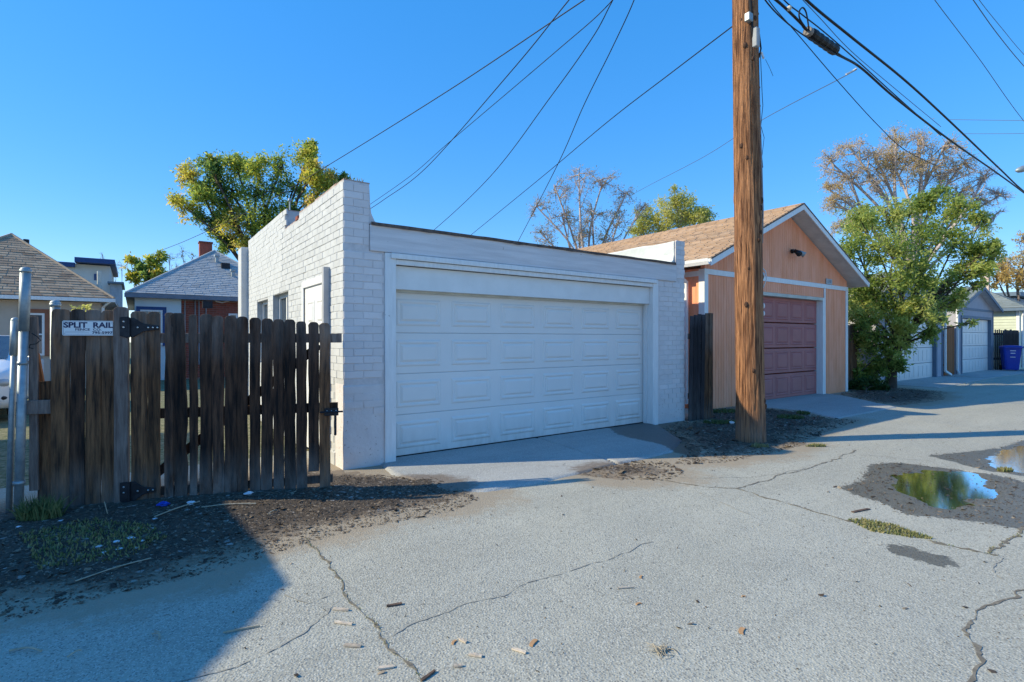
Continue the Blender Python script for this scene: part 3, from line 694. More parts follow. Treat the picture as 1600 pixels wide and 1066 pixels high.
for (yc, sc_) in ((512, 1.), (766, 1.05)):
    z = gz(225, yc); uA, uB, uC, uD = gu(190)[0], gu(202)[0], gu(204)[0], gu(250 if sc_ == 1 else 243)[0]
    tl = .085 * sc_; mb = MB()
    mb.prism([GF[0] + Ge * u + Gn * .036 + UP * zz for u, zz in ((uA, z - .075), (uB, z - .095), (uB, z + .095), (uA, z + .09))], -Gn * -.006)
    mb.prism([GF[0] + Ge * u + Gn * .012 + UP * zz for u, zz in ((uC, z - tl), (uC + .03, z - tl), (uC + .10, z - .035), (uD, z - .016), (uD, z + .016), (uC + .10, z + .035), (uC + .03, z + tl), (uC, z + tl))], -Gn * -.006)
    c = GF[0] + Ge * ((uB + uC) / 2) + Gn * .03; mb.tube([c + UP * (z - .09), c + UP * (z + .09)], .011, 8)
    hg = mb.build('hinge', iron, gate, bev=.002)
    for u, zz in ((uA + .03, z + .05), (uA + .03, z), (uC + .06, z), (uC + .14, z), (uD - .05, z), (uD - .015, z)):
        mb = MB(); q = GF[0] + Ge * u + UP * zz + Gn * (.044 if u < uB else .020); mb.sphere(q, .0085, 8, 5); mb.build('bolt', steel, hg)
mb = MB(); zl = gz(520, 643)
mb.fbox(GF, gu(507)[0], gu(529)[0], .012, .022, zl - .04, zl + .035); la = mb.build('latch', iron, gate, bev=.003)
mb = MB(); c = GF[0] + Gn * .035; mb.tube([c + Ge * gu(500)[0] + UP * zl, c + Ge * gu(536)[0] + UP * zl], .009, 8); mb.build('bolt', iron, la)
mb = MB(); mb.fbox(GF, gu(522)[0], gu(526)[0], .03, .04, zl - .22, zl + .0); mb.sphere(c + Ge * gu(524)[0] + UP * (zl - .22), .014, 8, 5); mb.build('handle', iron, la)
mb = MB()
for px in (511, 518, 525): mb.sphere(GF[0] + Ge * gu(px)[0] + Gn * .024 + UP * (zl + .01), .006, 6, 4)
mb.build('screw', steel, la)
# sign
def text(body, size, c, rz, m, parent, ext=.0006, align='CENTER', sx=1.0, name='lettering', bold=0):
    cu = bpy.data.curves.new('txt', 'FONT'); cu.body = body; cu.size = size; cu.align_x = align; cu.align_y = 'CENTER'; cu.extrude = ext; cu.offset = bold; cu.resolution_u = 3
    to = bpy.data.objects.new('txt', cu); COL.objects.link(to); bpy.context.view_layer.update()
    me = bpy.data.meshes.new_from_object(to.evaluated_get(bpy.context.evaluated_depsgraph_get())); bpy.data.objects.remove(to)
    Mx = Matrix.Translation(Vector(c) - (WO[parent.name] if parent else Vector((0, 0, 0)))) @ Matrix.Rotation(rz, 4, 'Z') @ Matrix.Rotation(R(90), 4, 'X') @ Matrix.Diagonal((sx, 1, 1, 1))
    me.transform(Mx); me.materials.clear(); me.materials.append(m); me.name = name
    o = bpy.data.objects.new(name, me); COL.objects.link(o); o.parent = parent; WO[o.name] = WO[parent.name] if parent else Vector((0, 0, 0)); return o
grz = math.atan2(Ge.y, Ge.x)
uS0, uS1 = gu(100)[0], gu(180.5)[0]; zS0, zS1 = gz(140, 524.5), gz(140, 501.5)
sg = thing('fence_sign', GF[0] + Ge * ((uS0 + uS1) / 2) + UP * zS0, 'white rectangular fence company sign reading SPLIT RAIL screwed to the boards', 'sign')
mb = MB(); r_ = .012; pl = []
for cx, cz, a0 in ((uS1 - r_, zS1 - r_, 0), (uS0 + r_, zS1 - r_, 90), (uS0 + r_, zS0 + r_, 180), (uS1 - r_, zS0 + r_, 270)):
    for k in range(4): a = R(a0 + k * 30); pl.append((cx + r_ * math.cos(a), cz + r_ * math.sin(a)))
mb.prism([GF[0] + Ge * u + Gn * .030 + UP * z for u, z in pl], -Gn * .003); mb.build('plate', sign_m, sg)
mb = MB()
for a, b, c_, d in ((uS0 + .008, uS1 - .008, zS0 + .006, zS0 + .0075), (uS0 + .008, uS1 - .008, zS1 - .0075, zS1 - .006), (uS0 + .008, uS0 + .0095, zS0 + .006, zS1 - .006), (uS1 - .0095, uS1 - .008, zS0 + .006, zS1 - .006)):
    mb.fbox(GF, a, b, .0303, .0312, c_, d)
mb.build('border', ink, sg)
uc = (uS0 + uS1) / 2; Hs = zS1 - zS0; q = lambda u, z: GF[0] + Ge * u + Gn * .0312 + UP * z
text('SPLIT  RAIL', .064, q(uc, zS0 + Hs * .69), grz, ink, sg, sx=1.14, bold=.0022)
text('FENCE  CO.', .027, q(uc, zS0 + Hs * .40), grz, ink, sg, sx=1.35, bold=.0004)
text('795-5997', .030, q(uS1 - .012, zS0 + Hs * .19), grz, ink, sg, align='RIGHT', sx=1.3, bold=.0007)
mb = MB(); mb.fbox(GF, uS0 + .02, uS0 + .16, .0303, .0311, zS0 + Hs * .28, zS0 + Hs * .29); mb.fbox(GF, uS0 + .02, uS0 + .19, .0303, .0311, zS0 + Hs * .18, zS0 + Hs * .19); mb.build('underline', ink, sg)
mb = MB()
for u in (uS0 + .018, uS1 - .018):
    for z in (zS0 + .018, zS1 - .018): mb.sphere(q(u, z), .004, 6, 4)
mb.build('screw', steel, sg)
# posts left of the fence
def pxpt(px, py, back=0.0):
    d = ray(px, HY); r = Ga - CAM; r.z = 0; t = ((r.x * Gn.x + r.y * Gn.y) - back) / (d.x * Gn.x + d.y * Gn.y)
    t = abs(t); return P(px, py, t)
a = pxpt(40, 422, .0); b = pxpt(28, 812, .0)
tp = thing('steel_post', b, 'tall capped galvanized steel post leaning at the far left of the fence', 'post')
mid = a.lerp(b, .24)
mb = MB(); mb.tube([b - UP * .1, mid], .032, 14); mb.build('lower_tube', galv, tp, smooth=True)
mb = MB(); mb.tube([mid - (mid - a).normalized() * -.01, a], .037, 14); mb.build('upper_sleeve', galv, tp, smooth=True)
mb = MB(); mb.tube([a - UP * .02, a], .041, 14); mb.sphere(a, .039, 14, 8, (1, 1, .7)); mb.build('cap', galv, tp, smooth=True)
mb = MB(); c = b.lerp(a, .14); mb.tube([c, c + UP * .03], .042, 14); mb.build('band', galv, tp, smooth=True); mb = MB(); mb.tube([b.lerp(a, .62), b.lerp(a, .62) + UP * .025], .037, 12); mb.build('band', galv, tp, smooth=True)
a2 = pxpt(24, 492, .05); b2 = pxpt(13, 808, .05)
tp2 = thing('steel_post', b2, 'thinner galvanized tube standing just left of the tall capped post', 'post')
mb = MB(); mb.tube([b2 - UP * .1, b2.lerp(a2, .5), b2.lerp(a2, .86)], .022, 12); mb.build('tube', galv, tp2, smooth=True)
mb = MB(); mb.tube([b2.lerp(a2, .80), b2.lerp(a2, .97)], .030, 12); mb.sphere(b2.lerp(a2, .97), .030, 12, 8); mb.build('sleeve', galv, tp2, smooth=True)
a3 = pxpt(86.5, 474, .14); b3 = Vector((a3.x, a3.y, 0))
tp3 = thing('steel_post', b3, 'galvanized post with a domed cap behind the first fence board', 'post')
mb = MB(); mb.tube([b3 - UP * .1, a3], .036, 14); mb.build('tube', galv, tp3, smooth=True); mb = MB(); mb.sphere(a3, .040, 14, 8, (1, 1, .75)); mb.tube([a3 - UP * .03, a3], .041, 14); mb.build('cap', galv, tp3, smooth=True)
o = board(39.5, 53, 494, 770, wood_grey, fence, n0=-.05, th=.03, lean=.0, ear=False, name='slat'); o['label'] = 'narrow grey weathered slat beside the tall steel post'
o = board(49, 75, 597, 792, wood_warm, fence, n0=-.09, th=.03, ear=False, name='board'); o['label'] = 'short broken off board with a knot'
mb = MB(); p0 = pxpt(62, 597, .12); p1 = pxpt(54, 553, .12); mb.bar(p0, p1, .06, .03, up=Gn); o = mb.build('wood_stake', wood_new); tag(o, 'orange brown stake leaning above the broken board', 'stake')
mb = MB(); mb.fbox(GF, gu(36)[0], gu(80)[0], -.05, -.02, gz(58, 648), gz(58, 626)); o = mb.build('rail', wood_grey, fence, bev=.004); o['label'] = 'short grey rail at the steel post'
mb = MB(); c = pxpt(52, 532, .0); mb.tube([c + Ge * x + UP * z for x, z in ((-.01, .06), (.03, .03), (.05, .0), (.02, -.03), (-.02, -.035), (-.03, -.06), (.0, -.07))], .004, 6); o = mb.build('wire_loop', rubber); tag(o, 'black twist of wire hooked on the grey slat', 'wire')

# ---------------------------------------------------------------- roofs and houses
def shingles(mb, e0, e1, r1, r0, tabw=.30, course=.14, th=.018):
    """slope surface e0-e1 (eave) to r0-r1 (ridge); overlapping tabs"""
    e0, e1, r0, r1 = map(Vector, (e0, e1, r0, r1)); n_ = max(2, int(((r0 + r1) / 2 - (e0 + e1) / 2).length / course))
    nrm = (e1 - e0).cross((r0 + r1) / 2 - (e0 + e1) / 2).normalized()
    if nrm.z < 0: nrm = -nrm
    for k in range(n_):
        a0 = e0.lerp(r0, k / n_); a1 = e1.lerp(r1, k / n_); b0 = e0.lerp(r0, (k + 1) / n_); b1 = e1.lerp(r1, (k + 1) / n_)
        m_ = max(1, int((a1 - a0).length / tabw)); off = random.random() / m_ if m_ > 1 else 0
        cuts = [0] + [min(1, max(0, (i + off * m_) / m_)) for i in range(m_)] + [1]
        for i in range(len(cuts) - 1):
            f, g = cuts[i], cuts[i + 1]
            if g - f < .004: continue
            mb.tint = random.random(); h_ = nrm * (th * random.uniform(.6, 1.2)); ins = .012 / max(.1, (a1 - a0).length)
            p = [a0.lerp(a1, f + ins), a0.lerp(a1, g - ins), b0.lerp(b1, g - ins), b0.lerp(b1, f + ins)]
            mb.hexa([p[0] - nrm * .004, p[1] - nrm * .004, p[2] - nrm * .004, p[3] - nrm * .004, p[0] + h_, p[1] + h_, p[2] + nrm * .003, p[3] + nrm * .003])
    mb.tint = .5; mb.add([e0, e1, r1, r0], [(0, 1, 2, 3)])
def vsiding(mb, F3, u0, u1, z0, ztop, wd=.1, gap=.008, th=.012):
    o, e, n = F3; u = u0
    while u < u1 - .01:
        v = min(u + wd, u1); a, b = ztop(u), ztop(v)
        mb.hexa([o + e * (u + gap / 2) + UP * z0, o + e * (v - gap / 2) + UP * z0, o + e * (v - gap / 2) - n * -.002 + UP * z0 - n * th, o + e * (u + gap / 2) + UP * z0 - n * th,
                 o + e * (u + gap / 2) + UP * a, o + e * (v - gap / 2) + UP * b, o + e * (v - gap / 2) - n * th + UP * b, o + e * (u + gap / 2) - n * th + UP * a]); u = v
# orange garage
OG = thing('orange_garage', (13.15, 10.5, 0), 'orange gabled garage with tan shingle roof and maroon door', 'garage')
X0, X1, Y0, Y1 = 9.74, 16.56, 6.6, 14.4; PK, EL, ER, EH, RH = 13.15, 9.35, 16.95, 3.13, 4.80
slope = lambda x: EH + (RH - EH) * (1 - abs(x - PK) / (PK - EL))
und = lambda x: slope(x) - .16
nF = Vector((0, -1, 0)); nL = Vector((-1, 0, 0))
mb = MB(); mb.prism([(X0 + .02, Y0 + .02, -.05), (X1 - .02, Y0 + .02, -.05), (X1 - .02, Y0 + .02, und(X1)), (PK, Y0 + .02, und(PK)), (X0 + .02, Y0 + .02, und(X0))], (0, .001, 0)); 
mb = MB(); DL, DR, DT = 11.38, 15.05, 2.53
fr = (Vector((0, Y0, 0)), Vector((1, 0, 0)), nF)
vsiding(mb, fr, X0, DL - .08, .03, lambda u: 2.87, .1); vsiding(mb, fr, 15.2, X1, .03, lambda u: 2.87, .1)
vsiding(mb, fr, DL - .08, 15.12, 2.62, lambda u: 2.87, .1); vsiding(mb, fr, X0, X1, 2.99, lambda u: und(u), .1)
mb.box(X0, DL - .08, Y0 + .008, Y0 + .1, -.05, 2.86); mb.box(15.06, X1, Y0 + .008, Y0 + .1, -.05, 2.86); mb.box(DL - .08, 15.06, Y0 + .008, Y0 + .1, 2.55, 2.86)
mb.prism([(X0, Y0 + .0082, 2.861), (X1, Y0 + .0082, 2.861), (X1, Y0 + .0082, und(X1)), (PK, Y0 + .0082, und(PK)), (X0, Y0 + .0082, und(X0))], (0, .09, 0))
mb.build('front_siding', orange, OG)
mb = MB(); vsiding(mb, (Vector((X0 - .012, 0, 0)), Vector((0, 1, 0)), nL), Y0 + .1, Y1, .03, lambda u: 2.98, .1)
mb.box(X0, X0 + .1, Y0 + .1, Y1, -.05, 3.0); mb.box(X1 - .1, X1, Y0 + .1, Y1, -.05, 3.0); mb.box(X0, X1, Y1 - .1, Y1, -.05, 3.0); mb.build('side_siding', orange, OG)
mb = MB(); mb.box(X0 - .03, X1 + .02, Y0 - .025, Y0 - .001, 2.87, 2.985); mb.build('trim_board', white_trim, OG, bev=.003)
for a_, b_ in ((X0 - .03, X0 + .10), (X1 - .11, X1 + .02)):
    mb = MB(); mb.box(a_, b_, Y0 - .022, Y0 + .0, .0, 2.868); mb.build('trim_board', white_trim, OG, bev=.003)
mb = MB(); mb.box(X0 - .035, X0 - .013, Y0 - .02, Y0 + .12, 0, 2.98); mb.box(X0 - .03, X0 - .012, Y0 + .121, Y1, 2.84, 2.95); mb.build('corner_trim', white_trim, OG)
mb = MB(); mb.box(15.12, 15.2, Y0 - .022, Y0 + .0, .0, 2.868); mb.box(15.052, 15.119, Y0 - .018, Y0 + .22, 0, 2.615); mb.build('door_jamb', white_trim, OG, bev=.003)
mb = MB(); mb.box(DL - .08, DL - .002, Y0 - .018, Y0 + .22, 0, 2.615); mb.build('door_jamb', white_trim, OG, bev=.003)
mb = MB(); mb.box(DL, 15.05, Y0 - .02, Y0 + .2, 2.535, 2.615); mb.build('door_head', cream, OG, bev=.003)
pw2 = (DR - DL) / 5; sh2 = DT / 4; pm2 = panel_mesh('panel', pw2 * .84, sh2 * .76, maroon)
for r_ in range(4):
    mb = MB(); mb.box(DL, DR, Y0 + .15, Y0 + .19, r_ * sh2 + .004 + .02, (r_ + 1) * sh2 - .004)
    sec = mb.build('door_section', maroon, OG, bev=.004)
    for c_ in range(5): inst('panel', pm2, sec, (DL + (c_ + .5) * pw2, Y0 + .1505, (r_ + .5) * sh2 + .01))
RY0, RY1 = 6.18, 14.7
mb = MB(); shingles(mb, (EL, RY0, EH), (EL, RY1, EH), (PK, RY1, RH), (PK, RY0, RH)); shingles(mb, (ER, RY0, EH), (ER, RY1, EH), (PK, RY1, RH), (PK, RY0, RH))
mb.build('roof_shingles', tan_shing, OG, kind='stuff')
def deck(EL, PK, ER, EH, RH, y0, y1, th, m, par, nm='roof_deck'):
    mb = MB(); z = .006
    mb.prism([(EL, y0, EH - z), (PK, y0, RH - z), (ER, y0, EH - z), (ER, y0, EH - z - th), (PK, y0, RH - z - th), (EL, y0, EH - z - th)], (0, y1 - y0, 0)); return mb.build(nm, m, par)
deck(EL + .03, PK, ER - .03, EH, RH, RY0 + .03, RY1 - .03, .12, soffit_m, OG, 'soffit')
for xa, xb in ((EL, PK), (ER, PK)):
    za, zb = EH, RH
    mb = MB(); mb.prism([(xa, RY0, za - .012), (xb, RY0, zb - .012), (xb, RY0, zb - .16), (xa, RY0, za - .16)], (0, .028, 0)); mb.build('rake_board', white_trim, OG)
    mb = MB(); mb.prism([(xa + (xa - xb) * .004, RY0 - .012, za - .008), (xb, RY0 - .012, zb - .006), (xb, RY0 - .012, zb - .035), (xa + (xa - xb) * .004, RY0 - .012, za - .037)], (0, .011, 0)); mb.build('drip_edge', felt, OG)
for s_, xe in ((-1, EL), (1, ER)):
    mb = MB(); prof = [(0, 0), (0, -.11), (.07, -.12), (.10, -.06), (.11, 0), (.10, 0), (.09, -.05), (.065, -.10), (.01, -.09), (.01, 0)]
    mb.prism([(xe + s_ * (a_ - .01), RY0 + .02, EH - .015 + b_) for a_, b_ in prof], (0, RY1 - RY0 - .04, 0)); mb.build('gutter', white_trim, OG)
mb = MB(); c = Vector((EL + .0, 7.05, EH - .13)); mb.bar(c, c + Vector((0, 0, -.1)), .07, .09, up=(0, 1, 0)); mb.bar(c + Vector((0, 0, -.08)), Vector((X0 - .09, 7.0, 2.72)), .07, .09, up=(0, 1, 0))
mb.bar((X0 - .09, 7.0, 2.75), (X0 - .09, 7.0, .1), .07, .09, up=(0, 1, 0)); mb.build('downspout', white_trim, OG, bev=.008)
fl = onY(1237, 393, Y0 - .02)
mb = MB(); mb.tube([fl, fl + Vector((0, -.05, 0))], .055, 12); mb.tube([fl + Vector((0, -.05, 0)), fl + Vector((-.05, -.12, .03))], .014, 6); mb.tube([fl + Vector((0, -.05, 0)), fl + Vector((.06, -.12, .0))], .014, 6)
lt = mb.build('floodlight_bracket', iron, OG)
for dx, mm in ((-.07, iron), (.08, galv)):
    mb = MB(); p = fl + Vector((dx * .8, -.10, 0)); mb.tube([p, p + Vector((dx * .3, -.05, -.03)), p + Vector((dx * .9, -.15, -.11))], [.03, .05, .07], 12); mb.build('floodlight_head', mm, lt, smooth=True)
pa, pb = onY(1289, 441, Y0 - .03), onY(1305, 434, Y0 - .03)
mb = MB(); mb.box(15.22, 15.56, Y0 - .032, Y0 - .018, 2.995, 3.14); ap = mb.build('address_plate', mat('plate', (.5, .5, .5), bump=0), OG)
text('1340', .12, (15.39, Y0 - .0335, 3.067), 0, slate, ap)

# hip roofed houses at the left, beyond the yard
def hiphouse(name, label, cx, cy, d, depth, eh, ph, roofm, wallm, ov=.35, wall_parts=True):
    h = thing(name, (cx + d, cy + depth / 2, 0), label, 'house')
    w_ = 2 * d; p0 = (cx + d, cy + d, ph); p1 = (cx + d, cy + depth - d, ph)
    c = [(cx, cy, eh), (cx + w_, cy, eh), (cx + w_, cy + depth, eh), (cx, cy + depth, eh)]
    mb = MB(); e = 1e-3
    shingles(mb, c[0], c[1], (p0[0] + e, p0[1], ph), (p0[0] - e, p0[1], ph)); shingles(mb, c[1], c[2], p1, p0); shingles(mb, c[0], c[3], p1, p0); shingles(mb, c[2], c[3], (p1[0] - e, p1[1], ph), (p1[0] + e, p1[1], ph))
    rf = mb.build('roof', roofm, h)
    mb = MB()
    for i in range(4): 
        q = p0 if i < 2 else p1; mb.tube([Vector(c[i]), Vector(q)], .045, 6)
    mb.tube([Vector(p0), Vector(p1)], .05, 6); mb.build('ridge_cap', roofm, rf)
    return h, rf
cA = P(178, 466, 16.7)
H1, rf1 = hiphouse('beige_house', 'beige stucco house with brown shingled hip roof left of the gate', cA.x - 5.54, cA.y, 2.77, 9, 2.80, 4.96, brown_shing, beige_st)
bx0, bx1, by0, by1 = cA.x - 5.54, cA.x, cA.y, cA.y + 9
mb = MB(); mb.box(bx0 + .35, bx1 - .35, by0 + .3, by1 - .3, -.05, 2.66); mb.build('wall', beige_st, H1)
mb = MB(); mb.box(bx0 - .02, bx1 + .02, by0 - .02, by1, 2.68, 2.785); mb.build('soffit', soffit_m, H1)
mb = MB(); mb.box(bx0 - .04, bx1 + .04, by0 - .11, by0 - .025, 2.67, 2.775); mb.tube([(bx1 - .1, by0 - .07, 2.68), (bx1 - .28, by0 + .2, 2.5), (bx1 - .28, by0 + .24, 0)], .04, 8); mb.build('gutter', white_trim, H1)
def window(px0, px1, py0, py1, Y, parent, fm, tm=None, name='window', nrm=-1, cut=None):
    a = onY(px0, py1, Y); b = onY(px1, py0, Y); x0, x1, z0, z1 = a.x, b.x, a.z, onY(px0, py0, Y).z
    mb = MB(); f = .06
    mb.box(x0, x1, Y - .05, Y - .01, z1 - f, z1); mb.box(x0, x1, Y - .05, Y - .01, z0, z0 + f); mb.box(x0, x0 + f, Y - .05, Y - .01, z0 + f, z1 - f); mb.box(x1 - f, x1, Y - .05, Y - .01, z0 + f, z1 - f)
    mb.box(x0 + f, x1 - f, Y - .045, Y - .012, (z0 + z1) / 2 - .02, (z0 + z1) / 2 + .02)
    o = mb.build(name, fm, parent)
    mb = MB(); mb.box(x0 + f, x1 - f, Y - .03, Y - .025, z0 + f, z1 - f); mb.build('pane', glass, o)
    if tm:
        mb = MB(); t_ = .12; mb.box(x0 - t_, x1 + t_, Y - .06, Y - .012, z1 + .003, z1 + t_); mb.box(x0 - t_, x0 - .003, Y - .06, Y - .012, z0 - .02, z1); mb.box(x1 + .003, x1 + t_, Y - .06, Y - .012, z0 - .02, z1); mb.build('casing', tm, o)
window(38, 70, 489, 556, by0 + .3, H1, white_trim, browntrim)
pp = P(155, 445, 17.2); mb = MB(); mb.tube([pp - UP * .4, Vector((pp.x, pp.y, P(155, 424, 17.2).z))], .06, 10); mb.tube([pp - UP * .35, pp - UP * .0], [.14, .07], 10); mb.build('vent_pipe', cream, rf1)
pp = P(41, 377, 17.6); mb = MB(); mb.tube([pp - UP * .2, pp + UP * .06], .08, 8); mb.build('roof_vent', iron, rf1)
cB = P(197, 457, 19.0)
H2, rf2 = hiphouse('brick_house', 'red brick and pale blue house under a grey hip roof behind the gate', cB.x, cB.y, 3.14, 11, cB.z, 5.44, grey_shing, brick_red)
sx0, sx1, sy0, sy1 = cB.x, cB.x + 6.28, cB.y, cB.y + 11
xb = onY(283, 480, sy0 + .3).x
mb = MB(); mb.box(xb + .01, sx1 - .3, sy0 + .312, sy1 - .3, -.05, cB.z - .12); mb.build('wall', redmort, H2)
mb = MB(); mb.box(sx0 + .25, xb, sy0 + .26, sy1 - .4, -.05, cB.z - .12); mb.build('wall', lblue, H2)
mb = MB(); k = 0
while k * .085 < cB.z - .25:
    x = xb + .02 - (.12 if k % 2 else 0)
    while x < xb + 3.2:
        mb.tint = random.random(); a_ = max(x, xb + .02); mb.box(a_, x + .225, sy0 + .30, sy0 + .32, k * .085 + .005, k * .085 + .075); x += .237
    k += 1
mb.build('bricks', brick_red, H2, kind='stuff')
mb = MB(); mb.box(sx0 - .02, sx1 + .02, sy0 - .02, sy1, cB.z - .16, cB.z - .012); mb.build('soffit', mat('dark_soffit', (.16, .18, .21)), H2)
mb = MB(); mb.box(sx0 - .05, sx1, sy0 - .11, sy0 - .022, cB.z - .17, cB.z - .02); mb.build('gutter', mat('grey_gutter', (.22, .24, .28)), H2)
window(219, 254, 484, 540, sy0 + .26, H2, white_trim, dblue); window(357, 371, 490, 520, sy0 + .3, H2, white_trim, None)
mb = MB()
for px in (289, 305, 311, 322):
    a_ = onY(px, 470, sy0 + .27); mb.tube([(a_.x, a_.y, .5), (a_.x, a_.y, a_.z + (.1 if px != 322 else 0))], .022, 6)
mb.build('conduit', conduit_m, H2)
mb = MB(); mb.tube([onY(332, 465, sy0 + .2), onY(338, 471, sy0 + .2), onY(347, 473, sy0 + .2), onY(358, 470, sy0 + .2), onY(366, 463, sy0 + .2)], .03, 8); mb.build('hose', plasticw, H2)
mb = MB(); p0 = P(312, 402, 23.8); p1 = P(328.5, 402, 23.8); zc = P(320, 379, 23.8).z; mb.box(p0.x, p0.x + .5, p0.y, p0.y + .45, 3.9, zc); mb.build('chimney', brick_red, rf2, bev=.01)
mb = MB(); mb.box(p0.x - .03, p0.x + .53, p0.y - .03, p0.y + .48, zc, zc + .07); mb.build('chimney_cap', mat('cap_brick', (.2, .07, .05)), rf2)
for (px, py, t_, kind_) in ((324, 449, 20.0, 'b'), (364, 405, 22.2, 'w'), (339, 396, 22.7, 'w'), (352, 399, 22.6, 'b')):
    p = P(px, py, t_); dd = (p.y - sy0); zr = cB.z + dd * (5.44 - cB.z) / 3.14
    mb = MB()
    if kind_ == 'b': mb.box(p.x - .16, p.x + .16, p.y - .15, p.y + .15, zr - .1, zr + .16)
    else: mb.tube([(p.x, p.y, zr - .1), (p.x, p.y, zr + .22)], .07, 8); mb.tube([(p.x, p.y, zr + .22), (p.x, p.y, zr + .3)], .12, 8)
    mb.build('roof_vent', iron if kind_ == 'b' else galv, rf2)
# modern house far behind
Ym = P(178, 430, 36).y
def mx(px, py): return onY(px, py, Ym)
MH = thing('modern_house', (mx(140, 450).x, Ym + 4, 0), 'off white flat roofed modern house with dark blue roof edge behind the beige house', 'house')
a, b = mx(88, 430).x, mx(172, 430).x
mb = MB(); mb.box(a - 4, b, Ym, Ym + 8, 0, mx(172, 416).z); mb.build('wall', modern, MH)
mb = MB(); mb.box(mx(118, 410).x, mx(180, 410).x, Ym - .8, Ym + 8.5, mx(178, 415).z, mx(178, 408).z); mb.build('roof', dblue, MH)
mb = MB(); mb.box(mx(90, 410).x - 6, mx(118, 410).x - .02, Ym - .3, Ym + 8.3, mx(100, 417).z, mx(100, 410).z); mb.build('roof', dblue, MH)
mb = MB(); mb.box(b + .02, mx(190, 450).x, Ym - 1, Ym + 4, 0, mx(185, 446).z); mb.build('porch', mat('porch_grey', (.33, .38, .45)), MH)
mb = MB(); mb.box(b - .1, mx(194, 450).x, Ym - 1.3, Ym + 4.3, mx(185, 446).z + .01, mx(185, 443).z); mb.build('roof', slate, MH)
window(147, 151, 428, 438, Ym, MH, dblue)
# ---------------------------------------------------------------- garages further along the alley
def gable_garage(name, label, x0, x1, yf, depth, eh, rh, wallm, trimm, roofm, dx0, dx1, dtop, rows=4, grp=None):
    g = thing(name, ((x0 + x1) / 2, yf + depth / 2, 0), label, 'garage'); pk = (x0 + x1) / 2; ov = .28
    sl_ = (rh - eh) / (pk - x0 + ov); zt = lambda x: rh - abs(x - pk) * sl_ - .06
    mb = MB(); mb.box(x0, dx0 - .001, yf, yf + .12, -.05, zt(x0) - .02); mb.box(dx1 + .001, x1, yf, yf + .12, -.05, zt(x0) - .02); mb.box(dx0, dx1, yf, yf + .12, dtop, zt(x0) - .02)
    mb.prism([(x0, yf + .001, zt(x0) - .021), (x1, yf + .001, zt(x1) - .021), (x1, yf + .001, zt(x1)), (pk, yf + .001, zt(pk)), (x0, yf + .001, zt(x0))], (0, .11, 0))
    mb.box(x0, x0 + .12, yf + .121, yf + depth, -.05, zt(x0)); mb.box(x1 - .12, x1, yf + .121, yf + depth, -.05, zt(x0)); mb.build('wall', wallm, g)
    mb = MB(); mb.box(x0 - .01, x1 + .01, yf - .02, yf - .001, zt(x0) - .16, zt(x0) - .06)
    for a_, b_ in ((x0 - .01, x0 + .09), (x1 - .09, x1 + .01)): mb.box(a_, b_, yf - .022, yf - .0015, 0, zt(x0) - .161)
    mb.build('trim_board', trimm, g)
    mb = MB(); mb.box(dx0 - .13, dx0, yf - .03, yf + .14, 0, dtop + .12); mb.box(dx1, dx1 + .13, yf - .03, yf + .14, 0, dtop + .12); mb.box(dx0, dx1, yf - .03, yf + .14, dtop, dtop + .12); mb.build('door_frame', trimm, g)
    sh_ = dtop / rows
    for r_ in range(rows):
        mb = MB(); mb.box(dx0, dx1, yf + .10, yf + .13, r_ * sh_ + .01, (r_ + 1) * sh_ - .006)
        x = dx0 + .08
        while x < dx1 - .2: mb.box(x, x + .36, yf + .088, yf + .101, r_ * sh_ + .09, (r_ + 1) * sh_ - .09); x += .46
        mb.build('door_section', door_white, g, bev=.004)
    y0_, y1_ = yf - .3, yf + depth + .2
    mb = MB(); shingles(mb, (x0 - ov, y0_, eh), (x0 - ov, y1_, eh), (pk, y1_, rh), (pk, y0_, rh), .6, .2); shingles(mb, (x1 + ov, y0_, eh), (x1 + ov, y1_, eh), (pk, y1_, rh), (pk, y0_, rh), .6, .2); mb.build('roof', roofm, g)
    deck(x0 - ov + .02, pk, x1 + ov - .02, eh, rh, y0_ + .02, y1_ - .02, .06, soffit_m, g, 'soffit')
    for xa in (x0 - ov, x1 + ov):
        mb = MB(); mb.prism([(xa, y0_ - .02, eh - .01), (pk, y0_ - .02, rh - .01), (pk, y0_ - .02, rh - .15), (xa, y0_ - .02, eh - .15)], (0, .03, 0)); mb.build('rake_board', trimm, g)
    return g
gA = gable_garage('grey_garage', 'lilac grey gabled garage with white door partly behind the green tree', 19.7, 26.25, 7.0, 7, 2.95, 4.0, lilac, slate, teal_shing, 20.6, 25.45, 2.35)
gB = gable_garage('grey_garage', 'lilac grey gabled garage with white door next to the blue bin', 28.0, 33.6, 7.0, 7, 2.9, 3.87, lilac, slate, teal_shing, 28.75, 33.15, 2.4)
for xd, par in ((26.35, gA), (27.88, gB)):
    s_ = 1 if par == gA else -1
    mb = MB(); mb.bar((xd, 6.93, 2.8), (xd, 6.93, .2), .09, .07, up=(0, 1, 0)); mb.bar((xd, 6.93, .22), (xd + .25 * s_ * 1, 6.8, .06), .09, .07, up=(0, 1, 0)); mb.build('downspout', white_trim, par, bev=.01)
gt = thing('wooden_gate', (27.1, 7.3, 0), 'bright orange brown board gate between the two grey garages', 'gate')
x = 26.5
while x < 27.75: mb = MB(); mb.box(x, x + .138, 7.00, 7.02, .03, 2.05 + random.uniform(-.01, .01)); mb.build('board', wood_new, gt); x += .143
mb = MB(); mb.box(26.5, 27.8, 7.025, 7.06, .4, .5); mb.box(26.5, 27.8, 7.025, 7.06, 1.6, 1.7); mb.build('rail', wood_new, gt)
